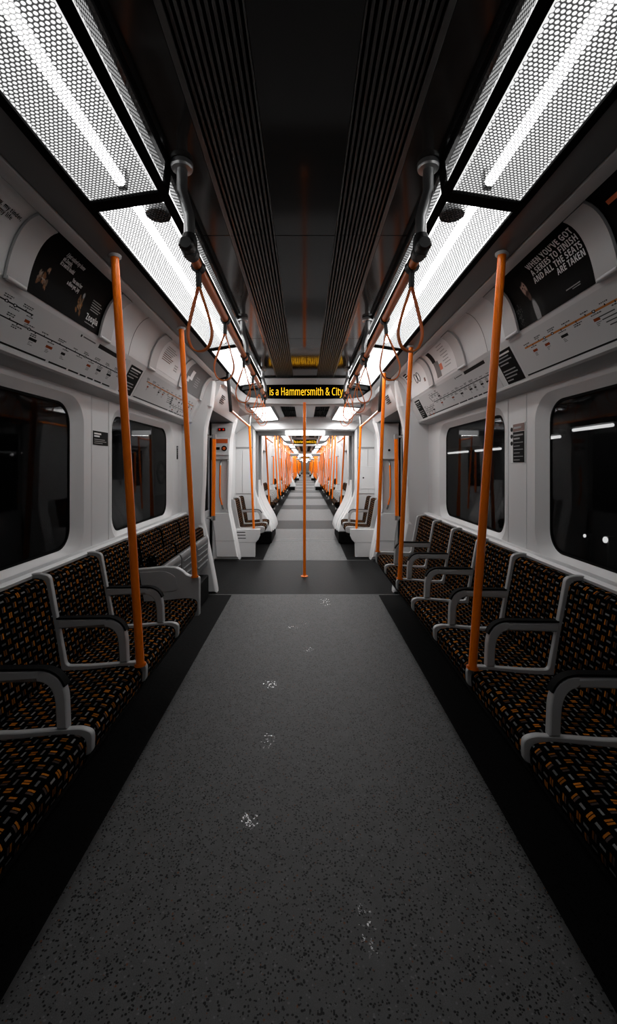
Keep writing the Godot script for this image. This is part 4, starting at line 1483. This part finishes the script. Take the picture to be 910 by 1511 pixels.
	sheet_thing("route_map", "line map strip with an orange route, beside the door screen on the intercom side", "map", map_prof, -1, 0.024, ml - 0.008, 2.99, 4.44, image_mat("map_amber", map_image(1)))
	notice_on_map(-1, 2.77, 2.96, "", "black travel notice between the two line maps above the tip-up seats")
	sheet_thing("route_map", "line map strip at the rear end, behind the one under the crab advert", "map", map_prof, -1, 0.024, ml - 0.008, -0.4, 1.13, M["map_dark"])
	# ---- right
	var wr: Node3D = trim_node()
	clip_frame(1, 1.49, 1.606, wr)
	clip_frame(1, 2.198, 2.33, wr)
	clip_frame(1, 2.915, 3.06, wr)
	clip_frame(1, 3.64, 3.76, wr)
	clip_frame(1, 4.41, 4.51, wr)
	part("bay_joint", sheet(poster_prof, 1, 0.0, L, 2.585, 2.589, 0.0, 0.001, 12), M.dark_grey, wr)
	im = Image.create(640, 200, false, Image.FORMAT_RGB8)
	im.fill(grey(0.012))
	# a plain dark figure in coat and pale shirt (left end as read is the far end)
	for k in 70:
		blob(im, Vector2(rng.randf_range(10, 70), rng.randf_range(110, 190)), Vector2(rng.randf_range(2, 5), rng.randf_range(1, 3)), rng.randf() * TAU, grey(rng.randf_range(0.1, 0.35)), 0.3)
	blob(im, Vector2(196, 176), Vector2(72, 50), -0.2, grey(0.09), 0.2, 0.1)
	blob(im, Vector2(198, 176), Vector2(21, 52), -0.35, grey(0.60), 0.15, 0.15)
	blob(im, Vector2(168, 112), Vector2(14, 16), -0.3, Color(0.36, 0.28, 0.25), 0.2)
	blob(im, Vector2(152, 78), Vector2(23, 30), -0.3, Color(0.70, 0.58, 0.53), 0.15, 0.1)
	blob(im, Vector2(142, 48), Vector2(27, 17), -0.3, grey(0.05), 0.2)
	blob(im, Vector2(160, 100), Vector2(15, 9), -0.3, Color(0.24, 0.17, 0.15), 0.3)
	blob(im, Vector2(144, 76), Vector2(4, 3), -0.3, grey(0.08), 0.3)
	blob(im, Vector2(162, 70), Vector2(4, 3), -0.3, grey(0.08), 0.3)
	blob(im, Vector2(156, 84), Vector2(4, 7), -0.3, Color(0.46, 0.36, 0.33), 0.3)
	var qa := sheet_thing("poster", "black series advert with large white capitals and a man in a pale shirt", "poster", poster_prof, 1, 0.006, L, 1.608, 2.196, image_mat("series_print", im))
	var lines := [["WHEN YOU'VE GOT", 0.322], ["A SERIES TO FINISH", 0.323], ["AND ALL THE SEATS", 0.335], ["ARE TAKEN", 0.178]]
	for k in 4:
		print_on(poster_prof, 1, lines[k][0], 0.039, 1.630, 0.054 + k * 0.0345, M.print_white, qa, 0.004, true, lines[k][1], true)
	part("small_print", sheet(poster_prof, 1, 0.246, 0.250, 1.70, 1.79, 0.0025, 0.0008, 1), M.print_grey, qa)
	part("small_print", sheet(poster_prof, 1, 0.256, 0.259, 1.70, 1.75, 0.0025, 0.0008, 1), M.print_grey, qa)
	var qz := sheet_thing("poster", "black poster with an orange and white stroke at the rear end of the row", "poster", poster_prof, 1, 0.006, L, 0.55, 1.488, M.print_black)
	part("printed_picture", sheet(poster_prof, 1, 0.062, 0.078, 1.38, 1.45, 0.0025, 0.0008, 3), M.print_orange, qz)
	part("printed_picture", sheet(poster_prof, 1, 0.050, 0.064, 1.28, 1.38, 0.0025, 0.0008, 3), M.print_grey, qz)
	var qb := sheet_thing("poster", "white poster with small text, black blade and an orange spot", "poster", poster_prof, 1, 0.02, L - 0.02, 3.08, 3.63, M.print_white)
	for k in 8:
		part("small_print", sheet(poster_prof, 1, 0.04 + k * 0.024, 0.046 + k * 0.024, 3.17 + 0.01 * (k % 3), 3.29 + 0.03 * (k % 2), 0.0025, 0.0008, 1), M.print_grey, qb)
	part("printed_picture", sheet(poster_prof, 1, 0.03, 0.13, 3.46, 3.54, 0.0025, 0.0008, 4), M.print_black, qb)
	part("printed_picture", sheet(poster_prof, 1, 0.13, 0.26, 3.42, 3.53, 0.0025, 0.0008, 4), M.dark_grey, qb)
	part("printed_picture", sheet(poster_prof, 1, 0.165, 0.215, 3.36, 3.42, 0.0028, 0.0008, 3), M.print_orange, qb)
	var qc := sheet_thing("poster", "white poster with looping black brush strokes beside the door screen", "poster", poster_prof, 1, 0.006, L, 3.762, 4.408, M.print_white)
	for k in 2:
		var ring := []
		for i in 18:
			var an := TAU * i / 18.0
			ring.append(on(poster_prof, 1, 0.14 + 0.045 * sin(an), 4.0 + k * 0.085 + 0.035 * cos(an), 0.0035))
		part("brush_stroke", tubem(ring, 0.0035, 6, true), M.print_black, qc)
	part("printed_picture", sheet(poster_prof, 1, 0.18, 0.215, 3.84, 3.88, 0.0025, 0.0008, 2), M.print_brown, qc)
	for k in 5:
		part("small_print", sheet(poster_prof, 1, 0.03 + k * 0.024, 0.045 + k * 0.024, 4.24, 4.36, 0.0025, 0.0008, 2), M.print_black, qc)
	sheet_thing("route_map", "line map strip with an orange route, under the series advert", "map", map_prof, 1, 0.024, ml - 0.008, 0.80, 2.33, image_mat("map_amber_near", map_image(2)))
	sheet_thing("route_map", "line map strip with a dark route, above the longer seat row", "map", map_prof, 1, 0.024, ml - 0.008, 2.61, 4.20, image_mat("map_dark_far", map_image(3)))
	notice_on_map(1, 2.35, 2.545, "", "black safety notice between the two line maps above the longer row")
	notice_on_map(1, 4.22, 4.39, "", "narrow black notice at the door end of the map strip")

func notice_on_map(s: float, d0: float, d1: float, head: String, label: String) -> void:
	var ml := length_of(map_prof)
	var t := sheet_thing("notice", label, "notice", map_prof, s, 0.040, ml - 0.012, d0, d1, M.print_black)
	var dl := d1 - 0.015 if s > 0 else d0 + 0.015
	var w := d1 - d0 - 0.03
	for k in 9:
		if k == 4:
			continue
		var wd: float = w * [0.95, 0.8, 0.9, 0.6, 0, 0.85, 0.9, 0.75, 0.4][k]
		var e := dl - s * wd
		part("small_print", sheet(map_prof, s, 0.056 + k * 0.020, (0.066 if k == 0 else 0.063) + k * 0.020, minf(dl, e), maxf(dl, e), 0.0025, 0.0008, 1), M.print_white if k == 0 else M.print_grey, t)

func wall_notice(s: float, d0: float, d1: float, y0: float, y1: float, label: String, m: Material) -> Node3D:
	var t := thing("notice", label, "notice", V(1.343 * s, y0, (d0 + d1) / 2))
	var w := (d1 - d0) / 2
	part("plate", boxm(Vector3(-0.0015, 0, -w), Vector3(0.0015, y1 - y0, w)), m, t)
	return t

func lines_on(t: Node3D, s: float, rows: Array) -> void:
	# rows: z0, z1 (fraction of reading width offset in m from centre), y, height, material
	for r in rows:
		part("small_print", boxm(Vector3(-0.0025 * s, r[2], r[0]), Vector3(-0.001 * s, r[2] + r[3], r[1])), M[r[4]], t)

func build_notices() -> void:
	var t := wall_notice(-1, 2.665, 2.862, 1.525, 1.615, "small black notice on the window pillar beside the near window", M.print_black)
	lines_on(t, -1, [[0.09, 0.0, 0.068, 0.010, "print_white"], [0.09, 0.02, 0.052, 0.010, "print_white"], [0.09, -0.05, 0.034, 0.004, "print_grey"], [0.09, -0.07, 0.022, 0.004, "print_grey"], [0.09, -0.02, 0.010, 0.004, "print_grey"]])
	t = wall_notice(-1, 4.40, 4.44, 1.46, 1.60, "narrow black notice beside the window near the tip-up seats", M.print_black)
	lines_on(t, -1, [[0.015, -0.01, 0.11, 0.02, "print_grey"], [0.015, -0.012, 0.09, 0.006, "print_grey"], [0.015, -0.012, 0.07, 0.006, "print_grey"], [0.015, -0.005, 0.05, 0.006, "print_grey"]])
	t = wall_notice(1, 2.566, 2.745, 1.41, 1.66, "white framed safety notice with orange heading on the window pillar", M.print_white)
	part("black_field", boxm(Vector3(-0.0028, 0.002, -0.055), Vector3(-0.001, 0.196, 0.084)), M.print_black, t)
	part("heading", boxm(Vector3(-0.0028, 0.199, -0.055), Vector3(-0.001, 0.246, 0.084)), M.print_brown, t)
	part("small_print", boxm(Vector3(-0.0036, 0.216, -0.045), Vector3(-0.002, 0.228, 0.05)), M.print_grey, t)
	for k in 8:
		part("small_print", boxm(Vector3(-0.0036, 0.016 + k * 0.022, -0.045), Vector3(-0.002, 0.016 + k * 0.022 + (0.010 if k > 5 else 0.004), 0.03 + 0.04 * (k % 2))), M.print_grey, t)
	for k in 3:
		part("pictogram", tubem([Vector3(-0.001, 0.215 - k * 0.045, -0.073), Vector3(-0.0034, 0.215 - k * 0.045, -0.073)], 0.014, 16), M.print_black, t)
	# header notices over the right door
	for s in [-1.0, 1.0]:
		var n := thing("notice", "black notice strips on the sloping panel above the doorway, %s side" % ("intercom" if s < 0 else "long seat row"), "notice", V(0.985 * s, 2.178, 5.0), "notices above the doorways")
		var up := Vector3(0.09 * -s, 0.245, 0).normalized()
		for k in 5:
			var b := MB.new()
			for q in 1:
				var c := Vector3(-0.006 * s, 0, 0) + up * (0.04 - k * 0.022)
				b.tube([c + Vector3(0, 0, -0.06 - 0.05 * (k % 2)), c + Vector3(0, 0, 0.1)], 0.0045, 6)
			part("small_print", b.mesh(), M.print_black, n)

# ------------------------------------------------------------------ outside the windows
func build_outside() -> void:
	for s in [-1.0, 1.0]:
		var w := setting("wall_tunnel_left" if s < 0 else "wall_tunnel_right")
		part("tunnel_lining", boxm(V(3.4 * s, -1.0, -3.0), V(3.6 * s, 4.0, 20.0)), M.tunnel, w)
		part("track_bed", boxm(V(1.5 * s, -1.1, -3.0), V(3.6 * s, -0.6, 20.0)), M.tunnel, w)
		part("tunnel_crown", boxm(V(1.2 * s, 3.4, -3.0), V(3.6 * s, 3.6, 20.0)), M.tunnel, w)
	# station roundel on the left tunnel wall, dim
	var t := thing("station_roundel", "dim grey station roundel poster seen through the window above the tip-up seats", "sign", V(-3.36, 0.72, 9.75))
	part("board", boxm(Vector3(-0.02, 0.0, -0.35), Vector3(0.01, 1.0, 0.35), 0.004), M.tunnel_poster, t)
	var ring := []
	for i in 24:
		ring.append(Vector3(0.016, 0.52 + 0.24 * sin(TAU * i / 24), 0.24 * cos(TAU * i / 24)))
	part("ring", tubem(ring, 0.04, 8, true), M.tunnel, t)
	part("bar", boxm(Vector3(0.01, 0.47, -0.32), Vector3(0.06, 0.57, 0.32), 0.004), M.tunnel, t)
	# platform lamps on the right
	for q in [[4.1, 4.7, 0.40, "long white platform lamp tube outside the window under the series advert"], [4.95, 5.25, 0.345, "short white platform lamp tube beside the long one outside"], [6.45, 7.4, 0.265, "white platform lamp tube seen through the farther window"], [7.75, 8.8, 0.265, "faint white platform lamp tube farthest along outside"]]:
		var y: float = H + q[2]
		var l := thing("platform_lamp", q[3], "lamp", V(3.0, y, (q[0] + q[1]) / 2))
		var h: float = (q[1] - q[0]) / 2
		part("tube", tubem([Vector3(0, 0, -h), Vector3(0, 0, h)], 0.018, 10), M.outside_lamp, l)
		part("housing", boxm(Vector3(-0.04, 0.025, -h - 0.05), Vector3(0.04, 0.08, h + 0.05), 0.005), M.dark_grey, l)
		var ol := OmniLight3D.new()
		ol.name = "platform_glow"
		ol.light_energy = 0.02
		ol.omni_range = 20.0
		ol.omni_attenuation = 2.0
		ol.shadow_enabled = true
		ol.light_size = 0.03
		ol.position = Vector3(0, -0.04, 0)
		l.add_child(ol)
	for q in [[3.91, 0.74, 0.012, "small round white lamp low outside the window under the series advert"], [3.64, 0.75, 0.020, "larger oval white lamp low outside, next to the small round one"]]:
		var l := thing("trackside_lamp", q[3], "lamp", V(2.6, q[1], q[0]))
		var r: float = q[2]
		var bl := MB.new()
		bl.lathe([Vector2(0.0, -r * 1.4), Vector2(r * 0.6, -r * 1.2), Vector2(r, -r * 0.4), Vector2(r, r * 0.4), Vector2(r * 0.6, r * 1.2), Vector2(0.0, r * 1.4)], Vector3.ZERO, 14)
		part("lens", bl.mesh(), M.outside_lamp, l)
		part("bracket", boxm(Vector3(r * 0.7, -r * 1.6, -r), Vector3(r * 0.7 + 0.06, r * 1.6, r), 0.006), M.dark_grey, l)
		part("post", boxm(Vector3(r * 0.7 + 0.01, -1.34, -0.02), Vector3(r * 0.7 + 0.05, -r * 1.6, 0.02), 0.004), M.dark_grey, l)

# ------------------------------------------------------------------ the carriages beyond
func build_far_cars() -> void:
	var L := 15.3
	for c in 5:
		var d0 := 8.7 + c * 16.5
		far_car(d0, d0 + L, c)
		if c < 4:
			gangway(d0 + L, d0 + 16.5, c + 2)
	var w := setting("wall_end")
	part("cab_wall", boxm(V(-1.42, 0, 8.7 + 4 * 16.5 + L), V(1.42, 2.6, 8.7 + 4 * 16.5 + L + 0.1)), M.wall, w)

func far_car(d0: float, d1: float, c: int) -> void:
	var ordc := ["second", "third", "fourth", "fifth", "sixth"]
	var which: String = ordc[c] + " carriage"
	var fl := setting("floor")
	part("aisle_vinyl", boxm(V(-0.79, -0.03, d0), V(0.79, 0.0, d1)), M.vinyl, fl)
	var ds := [0.6, 4.8, 9.0, 13.2]
	for s in [-1.0, 1.0]:
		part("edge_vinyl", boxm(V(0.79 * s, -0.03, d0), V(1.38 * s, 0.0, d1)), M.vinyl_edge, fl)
	for x in ds:
		part("door_vinyl", boxm(V(-0.79, -0.02, d0 + x), V(0.79, 0.003, d0 + x + 1.38)), M.vinyl_dark, fl)
	var ce := setting("ceiling")
	part("ceiling_panel", boxm(V(-0.15, YC, d0), V(0.15, YC + 0.05, d1)), M.ceiling_end, ce)
	part("roof_slab", boxm(V(-1.42, 2.62, d0), V(1.42, 2.7, d1)), M.black, ce)
	for s in [-1.0, 1.0]:
		part("ceiling_panel", boxm(V(0.36 * s, YC, d0), V(0.53 * s, YC + 0.05, d1)), M.ceiling_end, ce)
		part("grille", boxm(V(0.15 * s, YC + 0.02, d0), V(0.36 * s, YC + 0.05, d1)), M.black, ce)
		var wl := setting("wall_left" if s < 0 else "wall_right")
		upper_side(trim_node(), s, d0, d1)
		part("lower_wall", boxm(V(1.345 * s, 0.0, d0), V(1.42 * s, 0.9, d1)), M.wall, wl)
		part("outer_skin", boxm(V(1.425 * s, 0.0, d0), V(1.45 * s, 1.85, d1)), M.black, wl)
		part("waist_rail", boxm(V(1.345 * s, 1.78, d0), V(1.42 * s, 1.9, d1)), M.wall, wl)
		var prev := 0.0
		var tr := trim_node()
		for i in ds.size():
			var x: float = ds[i]
			var sc: Mesh = far_screen(s)
			for e in [x - 0.14, x + 1.38]:
				part("door_screen", sc, M.trim, tr, V(0, 0, d0 + e))
			part("door_glass", boxm(V(1.37 * s, 0.9, d0 + x), V(1.375 * s, 1.78, d0 + x + 1.38)), M.gloss_black, wl)
			if x - prev > 1.0:
				part("window_glass", boxm(V(1.36 * s, 0.9, d0 + prev + 0.35), V(1.365 * s, 1.78, d0 + x - 0.35)), M.gloss_black, wl)
				part("pillar_panel", boxm(V(1.345 * s, 0.9, d0 + (prev + x) / 2 - 0.2), V(1.40 * s, 1.78, d0 + (prev + x) / 2 + 0.2)), M.wall, wl)
			prev = x + 1.38
		# lights: three long panels
		for k in 3:
			var a := d0 + 0.2 + k * 5.0
			var t := thing("ceiling_light", "long white ceiling light in the %s beyond the gangway" % which, "ceiling light", V(0.685 * s, 2.40, a + 2.4), "ceiling lights of the %s" % which)
			part("diffuser", boxm(Vector3(-0.13, 0.0, -2.36), Vector3(0.13, 0.03, 2.36), 0.01), M.panel_light, t)
			part("frame", boxm(Vector3(-0.155, 0.012, -2.4), Vector3(0.155, 0.06, 2.4), 0.004), M.mid_grey, t)
			if c < 2 or (c < 4 and k == 1):
				area(t, Vector3(0, -0.006, 0), 0.26, 4.6, [4.0, 4.5, 9.0, 9.0, 0.0][c])
		# poles
		for i in ds.size():
			var x: float = ds[i]
			for e in ([-0.15] if i == 0 else [-0.15, 1.5]):
				var z: float = d0 + x + e
				far_pole(s, z, which)
			if c < 2:
				var gb := thing("door_grab_bar", "orange grab bar at a doorway of the %s" % which, "grab bar", V(1.02 * s, 0.8, d0 + x + 0.06), "grab bars of the %s" % which)
				part("bar", far_mesh("grab"), M.orange, gb)
				part("bracket", far_mesh("bracket" + ("l" if s < 0 else "r")), M.steel, gb)
				var rr2 := thing("doorway_rail", "orange rail across a doorway of the %s" % which, "rail", V(0.83 * s, 1.99, d0 + x + 0.68), "doorway rails of the %s" % which)
				part("rail", far_mesh("rail"), M.orange, rr2)
			if i < 3:
				for e in [2.7]:
					far_pole(s, d0 + x + e, which)
		# overhead rail, its drop tubes and straps
		var ov := thing("overhead_rail", "orange overhead rail in the %s beyond the gangway" % which, "rail", V(0.455 * s, 2.212, d0 + 4.2), "overhead rails of the %s" % which)
		part("bar", tubem([Vector3(0, 0, -3.3), Vector3(0, 0, 3.0)], 0.019, 10), M.orange, ov)
		for z in [-3.0, -1.0, 1.0, 2.8]:
			part("drop_tube", tubem([Vector3(0, 0, z), Vector3(0, 0.33, z)], 0.02, 10), M.steel, ov)
		# seats between the doors
		if c < 3:
			for i in 3:
				for k in 5:
					var z: float = d0 + ds[i] + 1.55 + k * 0.503
					var st := thing("bench_seat", "dark patterned bench seat in the %s beyond the gangway" % which, "seat", V(s, 0, z + 0.25), "bench seats of the %s" % which)
					var p := seat_parts(s, 0.503)
					part("seat_cushion", p.cushion, M.moquette, st)
					part("backrest", p.back, M.moquette, st)
					part("seat_shell", p.shell, M.rubber, st)
					part("armrest", p.arm, M.arm, st)
	build_sign(d0 + 8.0, "This is a Hammersmith & City li", 0.0, "amber destination display hanging in the %s" % which, false)

var far_cache := {}
func far_screen(s: float) -> Mesh:
	var k := "screen%d" % int(s)
	if not far_cache.has(k):
		far_cache[k] = prismm(flip(pillar_edge(), s), 0.0, 0.14, 0.015, 60)
	return far_cache[k]

func far_mesh(kind: String) -> Mesh:
	if not far_cache.has(kind):
		if kind == "grab":
			far_cache[kind] = tubem([Vector3(0, 0, 0), Vector3(0, 0.9, 0)], 0.022, 10)
		elif kind == "rail":
			far_cache[kind] = tubem([Vector3(0, 0, -0.8), Vector3(0, 0, 0.8)], 0.0175, 10)
		elif kind.begins_with("bracket"):
			var sx := -1.0 if kind.ends_with("l") else 1.0
			var b := MB.new()
			b.tube([Vector3(0, 0.0, 0), Vector3(0.09 * sx, 0.0, 0)], 0.013, 8)
			b.tube([Vector3(0, 0.9, 0), Vector3(0.08 * sx, 0.9, 0)], 0.013, 8)
			far_cache[kind] = b.mesh()
	return far_cache[kind]

func far_pole(s: float, z: float, which: String) -> void:
	var k := "pole%d" % int(s)
	if not far_cache.has(k):
		far_cache[k] = tubem([Vector3(0, 0, 0), Vector3(0.05 * s, 0.95, 0), Vector3(0.10 * s, 1.91, 0)], 0.0185, 10)
	var t := thing("grab_pole", "orange pole among the row of poles in the %s" % which, "pole", V(0.775 * s, 0.46, z), "poles of the %s" % which)
	part("shaft", far_cache[k], M.orange, t)

# ------------------------------------------------------------------ damp shoe marks on the vinyl
func build_floor_marks() -> void:
	var where := ["under the crab advert pole", "between the crab advert pole and the near seats", "between the nearest bench seats", "streaked along the aisle towards the rear seats", "in front of the grey end panel", "near the dark doorway floor", "beside another near the dark doorway floor", "at the edge of the dark doorway floor"]
	var spots := [[-0.225, 2.68, 0.045, 0.055], [-0.19, 2.13, 0.04, 0.075], [-0.215, 1.65, 0.035, 0.045], [0.19, 1.27, 0.03, 0.09], [0.02, 3.18, 0.05, 0.05], [-0.10, 3.62, 0.05, 0.04], [0.0, 3.70, 0.04, 0.09], [0.20, 4.30, 0.06, 0.12]]
	for m in spots.size():
		var q: Array = spots[m]
		var b := MB.new()
		for g in 34:
			var an := rng.randf() * TAU
			var rad := sqrt(rng.randf())
			var c := Vector3(q[0] + cos(an) * q[2] * rad, 0.0008, -q[1] + sin(an) * q[3] * rad)
			var r := rng.randf_range(0.002, 0.006) * (1.25 - 0.6 * rad)
			var st := rng.randf_range(0.8, 2.0)
			var ring := []
			for k in 7:
				var a2 := TAU * k / 7
				var j := rng.randf_range(0.6, 1.2)
				ring.append(c + Vector3(cos(a2) * r * st * j, rng.randf_range(0, 0.0002), sin(a2) * r * j))
			for k in 7:
				b.tri(c + Vector3(0, 0.0003, 0), ring[k], ring[(k + 1) % 7], Vector3(0, 1, 0), (Vector3.UP + (ring[k] - c) * 12.0).normalized(), (Vector3.UP + (ring[(k + 1) % 7] - c) * 12.0).normalized())
		var t := thing("wet_mark", "small shiny damp spatter on the grey aisle floor, " + where[m], "wet mark", Vector3.ZERO, "damp marks on the aisle floor")
		t.set_meta("kind", "stuff")
		part("water_film", b.mesh(), M.wet, t)
